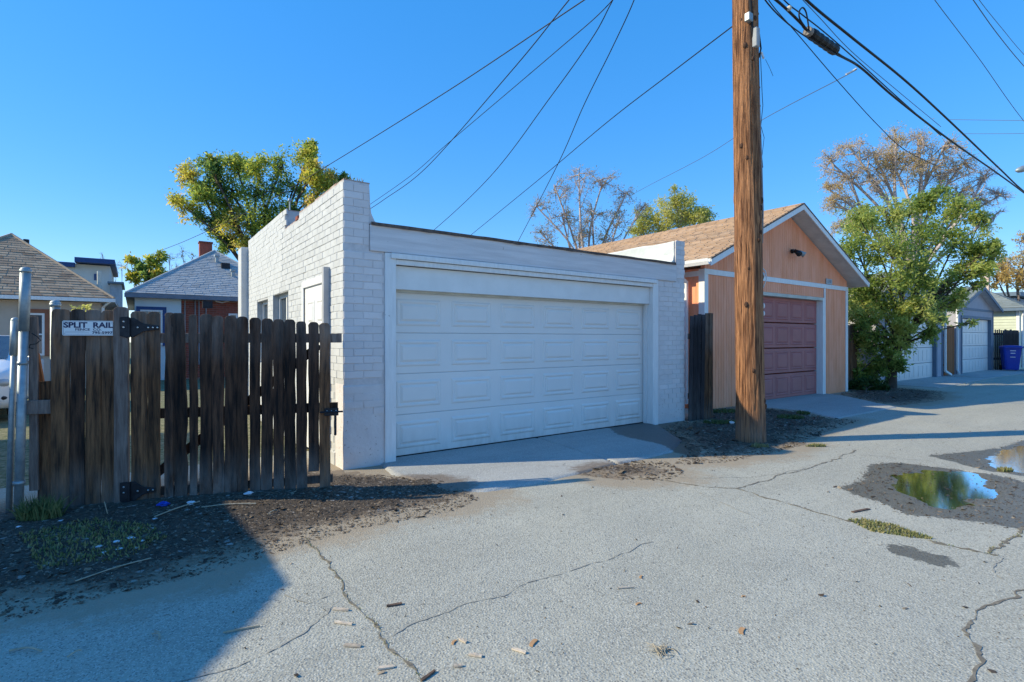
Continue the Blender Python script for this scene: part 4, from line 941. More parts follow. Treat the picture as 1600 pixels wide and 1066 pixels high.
# hip roofed building beyond, lit clapboard wall
cx, cy, d_ = 35.1, 6.09, 1.94
H3 = thing('clapboard_house', (38, 11, 0), 'pale green clapboard building with grey hip roof behind the blue bin', 'house')
mb = MB(); e0, e1, e2, e3 = (cx, cy, 3.05), (cx, cy + 10, 3.05), (cx + 2 * d_, cy + 10, 3.05), (cx + 2 * d_, cy, 3.05); q0, q1 = (cx + d_, cy + d_, 4.14), (cx + d_, cy + 10 - d_, 4.14)
shingles(mb, e0, e1, q1, q0, .6, .2); shingles(mb, e3, e2, q1, q0, .6, .2); shingles(mb, e0, e3, (q0[0] + .001, q0[1], q0[2]), q0, .6, .2); mb.build('roof', teal_shing, H3)
mb = MB(); mb.box(cx, cx + 2 * d_, cy, cy + 10, 2.9, 3.04); mb.build('soffit', slate, H3)
mb = MB(); mb.box(cx + .42, cx + 2 * d_ - .3, cy + .42, cy + 9.7, -.05, 2.9); mb.build('wall', green_sid, H3)
z = .1
while z < 2.85:
    mb = MB(); mb.hexa([(cx + .39, cy + .45, z), (cx + .42, cy + .45, z), (cx + .42, cy + 9, z), (cx + .39, cy + 9, z), (cx + .41, cy + .45, z + .135), (cx + .42, cy + .45, z + .135), (cx + .42, cy + 9, z + .135), (cx + .41, cy + 9, z + .135)])
    mb.build('clapboard', green_sid, H3); z += .14
mb = MB(); mb.box(cx + .37, cx + .5, cy + .32, cy + .44, 0, 2.9); mb.tube([(cx + .2, cy + .1, 2.95), (cx + .3, cy + .2, 2.6), (cx + .3, cy + .2, .1)], .045, 8); mb.build('corner_trim', white_trim, H3)
bf = thing('picket_fence', (34.5, 7.4, 0), 'dark unpainted picket fence behind the blue bin', 'fence')
pf0 = Vector((33.72, 6.97, 0)); pf1 = Vector((35.32, 6.42, 0)); pe = (pf1 - pf0).normalized(); pfr = (pf0, pe, Vector((pe.y, -pe.x, 0))); x = 0
while x < (pf1 - pf0).length - .1:
    wd = .07 if x < .5 else .12; mb = MB(); mb.fbox(pfr, x, x + wd, 0, .022, .02, 1.95 + random.uniform(-.03, .03)); mb.build('picket', wood_black, bf); x += wd + (.07 if x < .5 else .006)
for z in (.5, 1.7): mb = MB(); mb.fbox(pfr, 0, (pf1 - pf0).length - .1, -.04, -.002, z, z + .1); mb.build('rail', wood_black, bf)
def bin_(x, y, rz, label, m):
    t_ = thing('wheelie_bin', (x, y, .02), label, 'bin'); c, s_ = math.cos(rz), math.sin(rz)
    def W(a, b, z): return Vector((x + a * c - b * s_, y + a * s_ + b * c, z + .02))
    def ring(hw, hd, z, off=0, r=.08):
        out = []
        for sx, sy, a0 in ((1, 1, 0), (-1, 1, 90), (-1, -1, 180), (1, -1, 270)):
            for k in range(3): an = R(a0 + k * 45); out.append(W(sx * (hw - r) + r * math.cos(an), sy * (hd - r) + off + r * math.sin(an), z))
        return out
    mb = MB(); mb.loft([ring(.25, .27, .04), ring(.27, .30, .3), ring(.32, .37, 1.0), ring(.34, .39, 1.01), ring(.34, .39, 1.07)]); mb.build('body', m, t_, smooth=False)
    mb = MB(); mb.loft([ring(.36, .43, 1.075, -.02), ring(.36, .43, 1.12, -.02), ring(.30, .36, 1.17, -.02), ring(.15, .2, 1.19)]); mb.build('lid', m, t_)
    for sx in (-1, 1): mb = MB(); mb.tube([W(sx * .24, .33, .12), W(sx * .30, .33, .12)], .13, 16); mb.build('wheel', tyre, t_)
    mb = MB(); mb.tube([W(-.24, .40, 1.0), W(-.24, .47, 1.02), W(.24, .47, 1.02), W(.24, .40, 1.0)], .018, 8); mb.build('handle', m, t_)
    return t_, W
b1, W = bin_(33.62, 6.38, R(-66), 'blue wheelie bin with white printing beside the grey garage', binblue)
mb = MB()
for z, hw in ((.92, .10), (.80, .08), (.62, .09)): 
    yy = -.305 - (z - .3) * .1 - .003
    mb.add([W(-hw, yy - .002, z), W(hw, yy - .002, z), W(hw, yy - .005, z + .035), W(-hw, yy - .005, z + .035)], [(0, 1, 2, 3)])
mb.build('printed_mark', plasticw, b1)
bin_(34.0, 5.60, R(-70), 'dark purple wheelie bin cut off by the right edge', bindark)
p = P(1541, 450, 34); mb = MB(); mb.box(p.x - .15, p.x + .15, p.y - .15, p.y + .15, 0, P(1541, 420, 34).z); o = mb.build('chimney_stack', mat('chimney_render', (.55, .33, .27), (.6, .55, .5), scale=1.5)); tag(o, 'tall narrow pinkish chimney stack behind the clapboard building', 'chimney')
# far house at right edge
q = P(1590, 475, 46); FH = thing('far_house', (q.x + 3, q.y + 3, 0), 'blue grey far house with dark eave above the clapboard roof', 'house')
mb = MB(); mb.box(q.x - 1.2, q.x + 8, q.y, q.y + 8, 0, P(1590, 466, 46).z); mb.build('wall', mat('bluegrey', (.28, .33, .42)), FH)
mb = MB(); zz = P(1590, 464, 46).z; mb.prism([(q.x - 1.8, q.y - .5, zz), (q.x + 8.5, q.y - .5, zz), (q.x + 8.5, q.y + 8, zz), (q.x - 1.8, q.y + 8, zz)], (0, 0, .35)); mb.build('roof', slate, FH)
# neighbour's garage standing left of the frame (its shadow lies on the alley)
NG = thing('stucco_garage', (-6, 9, 0), 'beige gabled garage standing left of the frame, seen by its shadow', 'garage')
nx0, nx1, nyf = -9.09, -3.09, 5.35
mb = MB(); mb.box(nx0 + .25, nx1 - .25, nyf + .25, 12, -.05, 2.5); mb.prism([(nx0 + .25, nyf + .25, 2.5), (nx1 - .25, nyf + .25, 2.5), ((nx0 + nx1) / 2, nyf + .25, 3.8)], (0, 6.75, 0)); mb.build('wall', beige_st, NG)
mb = MB(); pkx = (nx0 + nx1) / 2; shingles(mb, (nx0, nyf, 2.6), (nx0, 12.3, 2.6), (pkx, 12.3, 4.1), (pkx, nyf, 4.1), .6, .2); shingles(mb, (nx1, nyf, 2.6), (nx1, 12.3, 2.6), (pkx, 12.3, 4.1), (pkx, nyf, 4.1), .6, .2); mb.build('roof', brown_shing, NG)
mb = MB(); mb.box(-8.2, -4.3, nyf + .2, nyf + .248, 0, 2.2); mb.build('door', door_white, NG)

# leaning dark fence between the garages
lf = thing('leaning_fence', (8.6, 5.8, 0), 'dark stained leaning plank fence between the white and orange garages', 'fence')
a0 = G(1073, 664); a1 = G(1114, 656); t0, t1 = [(v.x - CAM.x) * FW.x + (v.y) * FW.y for v in (a0, a1)]
T0 = Vector((8.27, 5.9, 0)); T1 = G(1114.5, 655); e = (T1 - T0).normalized(); nn = Vector((e.y, -e.x, 0)); Wd = (T1 - T0).length; nb = 6
def slatq(u0, u1, ztop, m, th=.02, n0=0, bo=-.14):
    mb = MB(); o = T0
    mb.hexa([o + e * (u + b) + nn * k + UP * z for (u, b, k, z) in [(u0, bo * .3, n0, -.03), (u1, bo * .3, n0, -.03), (u1, bo * .3, n0 - th, -.03), (u0, bo * .3, n0 - th, -.03), (u0, 0, n0, ztop), (u1, 0, n0, ztop), (u1, 0, n0 - th, ztop), (u0, 0, n0 - th, ztop)]])
    mb.build('board', m, lf, bev=.003)
for i in range(nb): slatq(i * Wd / nb + .003, (i + 1) * Wd / nb - .003, 1.93 + .012 * i + random.uniform(-.01, .01), wood_black if i < 4 else wood_warm, n0=random.uniform(-.006, .006))
mb = MB(); mb.prism([T0 + e * Wd * .0 - nn * .03 + UP * 1.5, T0 + e * Wd - nn * .03 + UP * 1.5, T0 + e * Wd - nn * .03 + UP * 1.6, T0 - nn * .03 + UP * 1.6], -nn * .04); mb.prism([T0 - nn * .03 + UP * .4, T0 + e * Wd - nn * .03 + UP * .4, T0 + e * Wd - nn * .03 + UP * .5, T0 - nn * .03 + UP * .5], -nn * .04); mb.build('rail', wood, lf)
mb = MB(); c = T1 - nn * .08; mb.box(c.x - .05, c.x + .05, c.y - .03, c.y + .07, -.05, 1.99); mb.build('post', wood_warm, lf)
# fence just right of the orange garage
f2 = thing('wooden_fence', (17.2, 6.9, 0), 'brown plank fence between the orange garage and the green tree', 'fence')
x = 16.75
while x < 18.0: mb = MB(); mb.box(x, x + .135, 6.9, 6.92, .0, 1.95 + random.uniform(-.03, .03)); mb.build('board', wood_warm, f2, bev=.003); x += .142
mb = MB(); mb.box(16.75, 18.1, 6.922, 6.96, .4, .5); mb.box(16.75, 18.1, 6.922, 6.96, 1.5, 1.6); mb.build('rail', wood_warm, f2)

# ---------------------------------------------------------------- utility pole and lines
pb = G(1173, 690); pt = P(1164, 0, 7.69); up_ = (pt - pb) / pt.z
UPO = thing('utility_pole', (pb.x, pb.y, 0), 'rough brown wooden utility pole beside the white garage', 'utility pole')
knot_m = mat('knot_wood', (.10, .05, .03), (.05, .025, .015), scale=20); Hp = 9.6; nr, ns = 300, 110; V = []
for i in range(nr + 1):
    z = -.15 + (Hp + .15) * i / nr; c = pb + up_ * z; r0 = .198 - .0035 * max(z, 0) + (.012 * math.exp(-max(z, 0) * 3))
    for k in range(ns):
        a_ = 2 * math.pi * k / ns; sx = math.cos(a_) * 3.1; sy = math.sin(a_) * 3.1
        g = float(fbm(np.array(a_ * 5.5 + 3), np.array(z * .45), 5, 21)); cr = max(0, .5 - abs(g - .47) * 11) ; kn = float(vn(a_ * 2.2, z * 3.1, 55)); kn = max(0, kn - .86) * .09
        V.append((c.x + math.cos(a_) * (r0 - .022 * cr + kn + (g - .47) * .012), c.y + math.sin(a_) * (r0 - .022 * cr + kn + (g - .47) * .012), z))
V = np.array(V); i = np.arange(nr)[:, None] * ns; k = np.arange(ns)[None, :]; Fc = np.stack([i + k, i + (k + 1) % ns, i + ns + (k + 1) % ns, i + ns + k], -1).reshape(-1, 4)
mb = MB(); mb.arr(V, Fc, np.zeros(len(V)) + .5); mb.build('trunk', pole_m, UPO, smooth=True)
random.seed(12)
for k in range(26):
    z = random.uniform(.5, 6.6); a_ = R(random.uniform(185, 330)); rr_ = random.uniform(.014, .036); c = pb + up_ * z + Vector((math.cos(a_), math.sin(a_), 0)) * (.190 - .0035 * z)
    mb = MB(); mb.sphere(c, rr_, 9, 6, (1, 1, 1.5)); mb.v = [tuple(Vector(v) + Vector((random.gauss(0, .002), random.gauss(0, .002), random.gauss(0, .003)))) for v in mb.v]; mb.build('knot', knot_m, UPO, smooth=True)
def pz(px, py, off=.0):       # spot on the camera side of the pole
    c = P(px, py, 7.69 - .19); return c
cd = [(1176, 30), (1180, 70), (1186, 150), (1190, 260), (1192, 330), (1191, 380)]
mb = MB(); mb.tube([P(x, y, 7.69 - .14 + (x - 1165) * .004 - .03) for x, y in cd], .013, 8); mb.build('conduit', conduit_m, UPO, smooth=True)
mb = MB(); mb.tube([P(1172, 0, 7.50), P(1174, 30, 7.51), P(1176, 60, 7.53)], .02, 8); mb.build('riser', rubber, UPO)
mb = MB(); c = P(1171, 27, 7.47); mb.box(c.x - .05, c.x + .05, c.y - .03, c.y + .05, c.z - .06, c.z + .06); mb.build('junction_box', galv, UPO, bev=.01)
mb = MB(); c = P(1181, 58, 7.52); mb.box(c.x - .045, c.x + .045, c.y - .04, c.y + .04, c.z - .15, c.z + .13); mb.build('junction_box', mat('grey_box', (.38, .4, .42)), UPO, bev=.01)
for py_ in (430, 478, 490):
    mb = MB(); c = P(1192.5, py_, 7.68); mb.sphere(c, .026, 8, 6, (1, 1, 1.6)); mb.build('clamp', plasticw, UPO)
mb = MB(); mb.tube([P(1190, 418, 7.68), P(1196, 424, 7.66), P(1198, 436, 7.66), P(1193, 448, 7.68), P(1189, 455, 7.68)], .008, 8); mb.build('cable_loop', plasticw, UPO)
for k_, (pts_, r_) in enumerate(([[(1184, -60), (1183, 40), (1186, 120), (1188, 200), (1185, 260)], .008], [[(1188, 80), (1191, 150), (1192, 165), (1187, 215), (1190, 240), (1192, 262)], .005], [[(1184, 140), (1187, 190), (1194, 215), (1190, 250)], .004], [[(1186, 90), (1189, 76), (1187, 60), (1185, 45)], .012])):
    mb = MB(); mb.tube([P(x, y, 7.62) for x, y in pts_], r_, 6); mb.build('loose_cable', rubber, UPO)
mb = MB(); mb.tube([P(1190, 82, 7.62), P(1193, 91, 7.6)], .016, 8); mb.build('clamp', plasticw, UPO)
mb = MB(); mb.tube([P(1196, 93, 7.6), P(1202, 105, 7.6), P(1208, 119, 7.6)], .003, 5); mb.build('loose_cable', rubber, UPO)
mb = MB(); mb.bar(pb + up_ * 8.9 + Vector((-.9, .1, 0)), pb + up_ * 8.9 + Vector((.9, .1, 0)), .1, .1); mb.build('crossarm', pole_m, UPO)
for sx in (-.75, 0, .75):
    mb = MB(); c = pb + up_ * 8.95 + Vector((sx, .1, 0)); mb.tube([c, c + UP * .06, c + UP * .1, c + UP * .16], [.03, .05, .035, .03], 10); mb.build('insulator', mat('porcelain', (.2, .1, .07), rough=.2), UPO)
def crom(pts, n=14):
    out = []; p = [pts[0] * 2 - pts[1]] + pts + [pts[-1] * 2 - pts[-2]]
    for i in range(1, len(p) - 2):
        for k in range(n):
            t = k / n; a_, b_, c_, d_ = p[i - 1], p[i], p[i + 1], p[i + 2]
            out.append(.5 * ((2 * b_) + (c_ - a_) * t + (2 * a_ - 5 * b_ + 4 * c_ - d_) * t * t + (3 * b_ - a_ - 3 * c_ + d_) * t ** 3))
    out.append(pts[-1]); return out
def wire(pts, r, label, m=rubber, group=None, name='power_line', cat='cable'):
    mb = MB(); mb.tube(crom([P(*p) for p in pts]), r, 6); return tag(mb.build(name, m, smooth=True), label, cat, group)
drops = 'service wires fanning from the pole to the houses'
wire([(1165, -165, 7.7), (913, 0, 9.5), (700, 142, 12.5), (515, 257, 17), (405, 322, 20.5), (300, 372, 23.5), (245, 394, 25)], .011, 'service wire sloping down past the big green and yellow tree', group=drops)
wire([(1160, -300, 7.7), (957, -80, 8.6), (885, 5, 9.2), (800, 110, 10.8), (665, 263, 15.5), (600, 312, 18), (560, 338, 20)], .010, 'thin service wire reaching the roof just right of the brick parapet', group=drops)
wire([(1163, -230, 7.7), (1000, -62, 8.5), (950, 8, 9.0), (860, 88, 10.5), (700, 224, 15), (640, 276, 17), (560, 332, 20)], .008, 'service wire crossing its neighbour above the parapet, flatter one', group=drops)
wire([(1163, -300, 7.7), (990, -60, 8.5), (955, 5, 9), (925, 60, 9.6), (860, 152, 11), (765, 277, 14.5), (675, 362, 19), (600, 420, 23)], .009, 'service wire ending above the middle left of the garage roof', group=drops)
wire([(1163, -420, 7.7), (1010, -60, 8.6), (990, 2, 9), (955, 78, 9.8), (912, 165, 11), (870, 260, 13), (808, 380, 18), (780, 430, 21)], .009, 'steepest service wire, dropping towards the bare tree', group=drops)
wire([(1150, 37, 7.7), (1050, 113, 9.2), (950, 190, 11.4), (850, 274, 14.5), (735, 368, 20), (690, 405, 23)], .009, 'service wire leaving the pole near its visible top towards the left', group=drops)
def yw(px, py, Y): p = onY(px, py, Y); return p
def ywire(pts, Y, r, label, group='cables running along the alley', m=rubber, name='power_line', n=14):
    mb = MB(); mb.tube(crom([onY(a_, b_, Y) for a_, b_ in pts], n), r, 8); return tag(mb.build(name, m, smooth=True), label, 'cable', group)
ywire([(1190, -70), (1262, 2), (1330, 58), (1412, 124), (1478, 184), (1560, 262), (1602, 301), (1660, 345), (1750, 405)], 4.35, .022, 'thick upper black cable running along the alley')
ywire([(1170, -30), (1215, 2), (1250, 35), (1262, 48), (1310, 85), (1345, 106), (1400, 154), (1480, 216), (1560, 272), (1602, 303), (1660, 348), (1750, 408)], 4.15, .020, 'lower black cable carrying the splice case')
ywire([(1172, -60), (1225, 0), (1252, 22), (1290, 52), (1345, 100), (1400, 150), (1470, 212)], 4.28, .010, 'thinner black cable lashed between the two thick ones')
ywire([(1178, -40), (1197, 2), (1240, 44), (1300, 82), (1338, 100)], 4.1, .010, 'slack black cable looping below the splice case')
ywire([(1176, -50), (1203, 3), (1245, 52), (1310, 128), (1370, 194), (1415, 235), (1470, 262)], 4.22, .007, 'thin wire falling away from the cables across the orange tree')
ywire([(1240, -15), (1280, 27), (1330, 80), (1400, 140), (1470, 198)], 4.3, .006, 'thin grey wire between the thick cables', m=wiregrey)
sc = thing('splice_case', onY(1286, 68, 4.15), 'black ribbed splice case hanging on the lower alley cable', 'splice case')
a_, b_ = onY(1264, 50, 4.15), onY(1308, 81, 4.15); mb = MB(); dd = (b_ - a_)
rr = [.02, .085, .09, .08, .09, .08, .09, .08, .09, .08, .09, .085, .03]
mb.tube([a_ + dd * (i / 12) for i in range(13)], rr, 12); mb.build('case', rubber, sc)
mb = MB(); mb.tube([a_ - dd * .06, a_ + dd * .03], .07, 12); mb.build('end_cap', mat('grey_cap', (.25, .22, .2)), sc)
mb = MB(); mb.tube(crom([onY(x, y, 4.1) for x, y in ((1262, 48), (1250, 30), (1249, 18), (1254, 12), (1259, 18), (1262, 32), (1264, 48))], 6), .012, 8); mb.build('cable_loop', rubber, sc)
mb = MB(); c = onY(1233, 13, 4.12); mb.sphere(c, .04, 8, 6); mb.build('clamp', cream, sc)
wire([(1338, 108, 9.5), (1320, 119, 9.8), (1190, 188, 12.5), (1100, 245, 16), (1010, 292, 21), (960, 320, 25)], .007, 'thin drop wire from the lower cable behind the pole to the right', m=wiregrey, group='drop wires from the alley cables')
mb = MB(); mb.tube([onY(1322, 116, 4.3), onY(1332, 111, 4.3), onY(1338, 107, 4.25)], .014, 6); tag(mb.build('wire_grip', plasticw), 'white wire grip where the drop wire meets the lower cable', 'wire grip')
wire([(1484, 187, 14), (1560, 188, 13), (1660, 189, 12)], .006, 'upper of two level wires at the right edge', m=wiregrey, group='drop wires from the alley cables')
wire([(1503, 209, 15), (1560, 209, 14), (1660, 208, 13)], .006, 'lower of two level wires at the right edge', m=wiregrey, group='drop wires from the alley cables')
wire([(1430, -45, 12), (1462, 2, 12.5), (1530, 92, 14), (1602, 192, 16), (1680, 280, 20)], .008, 'thin high wire near the right edge, the left one', m=wiregrey, group='high wires near the right edge')
wire([(1490, -45, 11), (1522, 2, 11.5), (1560, 55, 12.5), (1604, 108, 14), (1680, 190, 17)], .009, 'high wire at the top right corner, the lower one', m=wiregrey, group='high wires near the right edge')
wire([(1500, -45, 11), (1530, 0, 11.5), (1566, 45, 12.5), (1606, 92, 14), (1690, 180, 17)], .006, 'high wire at the top right corner, the upper one', m=wiregrey, group='high wires near the right edge')
sl_ = thing('street_light', P(1625, 268, 26) - UP * 9, 'grey street light whose head pokes in at the right edge', 'street light')
q = P(1625, 272, 26); mb = MB(); mb.tube([(q.x + 1.5, q.y, 0), (q.x + 1.5, q.y, q.z - .1)], .09, 8); mb.build('post', galv, sl_)
mb = MB(); mb.tube([(q.x + 1.5, q.y, q.z - .2), q, P(1604, 268, 26)], .035, 8); mb.build('arm', galv, sl_)
mb = MB(); mb.tube([P(1604, 265, 26), P(1598, 264, 26), P(1591, 266, 26), P(1587, 267, 26)], [.08, .17, .13, .04], 10); mb.build('lamp_head', galv, sl_, smooth=True)

# ---------------------------------------------------------------- car
CR = thing('parked_car', (-2.75, 15.3, 0), 'white parked car showing only its front corner at the left edge', 'car')
cx0, cyf = -1.80, 13.15; wd = 1.84
def cs(y, pts): return [Vector((cx0 - wd / 2 + s * x, y, z)) for s, x, z in pts]
def ring_car(y, hw, zb, zs, zt, tw):
    L_ = [(-hw * .92, zb), (-hw, zb + .12), (-hw, zs), (-hw * .96, zs + .08), (-tw, zt - .03), (-tw * .8, zt)]
    return [Vector((cx0 - wd / 2 + x, y, z)) for x, z in L_] + [Vector((cx0 - wd / 2 - x, y, z)) for x, z in L_[::-1]]
h = wd / 2
mb = MB(); mb.loft([ring_car(cyf, h * .70, .30, .62, .72, h * .6), ring_car(cyf + .12, h * .88, .24, .78, .90, h * .75), ring_car(cyf + .4, h * .97, .2, .84, .98, h * .8), ring_car(cyf + 1.2, h, .2, .93, 1.08, h * .82),
                     ring_car(cyf + 1.9, h, .2, .96, 1.42, h * .72), ring_car(cyf + 2.4, h, .2, .97, 1.58, h * .70), ring_car(cyf + 3.6, h, .2, .98, 1.57, h * .70), ring_car(cyf + 4.2, h * .97, .25, .98, 1.35, h * .68), ring_car(cyf + 4.4, h * .9, .3, .9, 1.05, h * .7)])
mb.build('body', carw, CR, smooth=True)
mb = MB(); mb.add([Vector((cx0 - wd / 2 + x, y, z)) for x, y, z in ((-.66, cyf + 1.25, 1.12), (.66, cyf + 1.25, 1.12), (.60, cyf + 2.2, 1.57), (-.60, cyf + 2.2, 1.57))], [(0, 1, 2, 3)]); mb.build('windscreen', glass, CR)
for s in (-1, 1):
    mb = MB(); X = cx0 - wd / 2; mb.add([(X + s * (.93), cyf + 1.6, 1.03), (X + s * .93, cyf + 3.7, 1.03), (X + s * .70, cyf + 3.6, 1.5), (X + s * .70, cyf + 2.3, 1.5)], [(0, 1, 2, 3)]); mb.build('side_window', glass, CR)
    mb = MB(); mb.sphere((X + s * .70, cyf + .14, .70), .13, 10, 8, (1.3, .8, .7)); mb.build('headlight', lampg, CR, smooth=True)
    mb = MB(); mb.sphere((X + s * .72, cyf + .12, .42), .07, 8, 6, (1.4, .8, .8)); mb.build('fog_light', iron, CR, smooth=True)
    for yy in (.85, 3.55):
        mb = MB(); mb.tube([(X + s * .74, cyf + yy, .33), (X + s * .925, cyf + yy, .33)], .33, 20); wh = mb.build('wheel', tyre, CR)
        mb = MB(); mb.tube([(X + s * .90, cyf + yy, .33), (X + s * .935, cyf + yy, .33)], .21, 16); mb.build('rim', galv, wh)
    mb = MB(); mb.sphere((X + s * 1.0, cyf + 1.55, 1.1), .1, 8, 6, (1, .6, .8)); mb.build('mirror', carw, CR, smooth=True)
mb = MB(); mb.box(cx0 - wd / 2 - .45, cx0 - wd / 2 + .45, cyf - .01, cyf + .05, .38, .62); mb.build('grille', iron, CR)

# ---------------------------------------------------------------- trees
def leaves(mb, pts, size, seed, droop=.3, tlo=0., thi=1., clump=None):
    rg = np.random.default_rng(seed); n = len(pts)
    a = rg.normal(size=(n, 3)); a[:, 2] -= droop; a /= np.linalg.norm(a, axis=1)[:, None] + 1e-9
    b = rg.normal(size=(n, 3)); b -= (a * b).sum(1)[:, None] * a; b /= np.linalg.norm(b, axis=1)[:, None] + 1e-9
    s = size * rg.uniform(.6, 1.3, n)[:, None]; P_ = np.asarray(pts)
    V = np.stack([P_, P_ + a * s * .5 + b * s * .22, P_ + a * s * 1.15, P_ + a * s * .5 - b * s * .22], 1).reshape(-1, 3)
    Fc = np.arange(4 * n).reshape(n, 4)
    T = (np.clip(clump if clump is not None else rg.uniform(tlo, thi, n), 0, 1) + rg.normal(0, .12, n)).clip(0, 1)
    mb.arr(V, Fc, np.repeat(T, 4))
def tree(name, label, cat, base, lobes, tr, fork, lm, bm, leaf, nleaf, seed, sub=7, twig=5, spread=.16, tlo=0, thi=1, group=None, trunks=1, twr=.5, droop=.3, lod=1., toff=.0, vary=.5):
    random.seed(seed); rg = np.random.default_rng(seed)
    T = thing(name, base, label, cat, group); base = Vector(base)
    LC = [(P(a_, b_, t_), r_ * t_ / F, w_) for a_, b_, t_, r_, w_ in lobes]
    ctr = sum((c for c, r, w_ in LC), Vector((0, 0, 0))) / len(LC)
    mbT, mbB = MB(), MB(); fk = base.lerp(Vector((ctr.x, ctr.y, base.z + fork)), .35); fk.z = base.z + fork
    mbT.tube(crom([base - UP * .1, base.lerp(fk, .5) + Vector((random.uniform(-.1, .1), random.uniform(-.1, .1), 0)), fk], 5), [tr * (1.25 - .55 * i / 10) for i in range(11)], 9)
    LP, TT = [], []
    for (c, r, w_) in LC:
        tb = random.uniform(tlo, thi) * vary + (1 - vary) * (tlo + thi) / 2
        mid = fk.lerp(c, .5) + Vector((random.uniform(-.25, .25), random.uniform(-.25, .25), .18)) * (c - fk).length * .35
        main = crom([fk, mid, c, c + (c - mid).normalized() * r * .5], 5)
        mr = tr * .45 * min(1, .45 + r * .3); mbT.tube(main, [mr * (1 - .85 * i / (len(main) - 1)) for i in range(len(main))], 6, cap=False)
        for s_ in range(sub):
            st = main[random.randint(len(main) // 2 - 1, len(main) - 1)]
            d = Vector((random.gauss(0, 1), random.gauss(0, 1), random.gauss(.25, .9))).normalized(); en = c + d * r * random.uniform(.55, 1.05)
            mm = st.lerp(en, .5) + Vector((random.gauss(0, .12), random.gauss(0, .12), random.gauss(.08, .1))) * r
            sc_ = crom([st, mm, en], 4); mbB.tube(sc_, [mr * .38 * (1 - .8 * i / (len(sc_) - 1)) for i in range(len(sc_))], 4, cap=False)
            for q_ in range(twig):
                a_ = sc_[random.randint(2, len(sc_) - 1)]; d2 = (d * .7 + Vector((random.gauss(0, .8), random.gauss(0, .8), random.gauss(.1, .7)))).normalized()
                b_ = a_ + d2 * r * random.uniform(.25, .6); m2 = a_.lerp(b_, .5) + Vector((random.gauss(0, .06), random.gauss(0, .06), random.gauss(0, .06))) * r
                mbB.tube([a_, m2, b_], [mr * .14 * twr, mr * .10 * twr, mr * .04 * twr], 3, cap=False)
                k = int(nleaf * w_ / (len(LC) * sub * twig) * random.uniform(.3, 1.9) + random.random())
                if k > 0:
                    u = rg.uniform(.1, 1.1, k)[:, None]; pts = np.array(a_)[None] * (1 - u) + np.array(b_)[None] * u + rg.normal(0, spread * r, (k, 3))
                    LP.append(pts); TT.append(np.full(k, tb + random.gauss(0, .1)) + toff)
    mbT.build('trunk', bm, T, smooth=True); mbB.build('branches', bm, T, smooth=True)
    if LP:
        mb = MB(); leaves(mb, np.concatenate(LP), leaf, seed, droop, clump=np.concatenate(TT)); mb.build('crown', lm, T)
    return T
# green tree in front of the grey garages
gtb = G(1392, 606)
GL = [(1345, 345, 16.2, 26, 1), (1385, 335, 16.5, 26, 1), (1425, 330, 16.8, 26, 1), (1460, 310, 16.5, 20, .8), (1495, 335, 16, 26, 1), (1530, 350, 15.8, 18, .6), (1340, 395, 15.8, 32, 1.1), (1390, 390, 15.5, 36, 1.2), (1440, 380, 16.2, 36, 1.2), (1490, 385, 16, 34, 1.1),
      (1535, 392, 15.6, 22, .7), (1340, 445, 16, 28, 1), (1385, 445, 15.6, 36, 1.3), (1435, 440, 15.4, 36, 1.3), (1480, 440, 15.8, 30, 1.0), (1520, 425, 15.5, 20, .6), (1350, 495, 16, 28, .9), (1400, 495, 15.8, 34, 1.2), (1440, 490, 15.3, 30, 1.0), (1480, 480, 15.6, 20, .5),
      (1370, 540, 16.0, 28, 1.1), (1410, 535, 16, 24, .7), (1352, 580, 16.3, 22, .9), (1340, 545, 16.1, 22, .9), (1375, 575, 15.9, 18, .6), (1350, 520, 15.7, 24, .7), (1335, 590, 16.0, 14, .5), (1392, 560, 15.7, 16, .4), (1360, 600, 16.0, 12, .7), (1405, 570, 15.8, 10, .4), (1415, 510, 15.2, 18, .7), (1465, 505, 15.4, 16, .4), (1540, 420, 15.4, 14, .4), (1530, 445, 15.3, 9, .2), (1555, 400, 15.6, 12, .3), (1455, 525, 15.4, 14, .35), (1555, 385, 15.4, 9, .2), (1500, 465, 15.3, 12, .3), (1518, 505, 15.2, 5, .08), (1345, 360, 17.5, 25, .8), (1345, 480, 17.3, 26, .8)]
tree('leafy_tree', 'bright green leafy tree in front of the first grey garage', 'tree', (gtb.x, gtb.y, 0), GL, .13, 1.3, leaf_green, bark, .105, 46000, 21, sub=11, twig=8, spread=.13, vary=.55)
# big mixed tree behind the white garage
big = P(405, 500, 27); BL_ = [(290, 275, 27, 20, .9), (330, 265, 27, 24, 1), (370, 262, 27.5, 24, 1), (405, 265, 27, 22, .9), (440, 262, 28, 22, .7), (478, 250, 28, 22, .9), (492, 268, 27, 20, .9), (285, 320, 26.5, 18, .7), (320, 310, 27, 28, 1.2), (365, 305, 27.5, 30, 1.3),
      (410, 310, 27, 30, 1.1), (455, 305, 28, 28, 1), (500, 300, 27.5, 24, 1), (330, 350, 27, 22, 1), (370, 350, 27, 28, 1.3), (415, 350, 27, 28, 1.2), (460, 345, 27, 26, 1.2), (355, 385, 27, 20, 1), (395, 390, 27, 26, 1.2), (435, 380, 27, 24, 1), (515, 285, 28, 18, .8), (535, 283, 28, 9, .5), (330, 250, 27, 10, .3), (485, 232, 28, 10, .4), (500, 330, 27, 24, 1), (540, 300, 28, 16, .7)]
tree('autumn_tree', 'large green and yellow tree behind the white brick garage', 'tree', (big.x, big.y, 0), BL_, .32, 4.0, leaf_elm, bark, .16, 34000, 5, sub=8, twig=6, spread=.17, vary=.8)
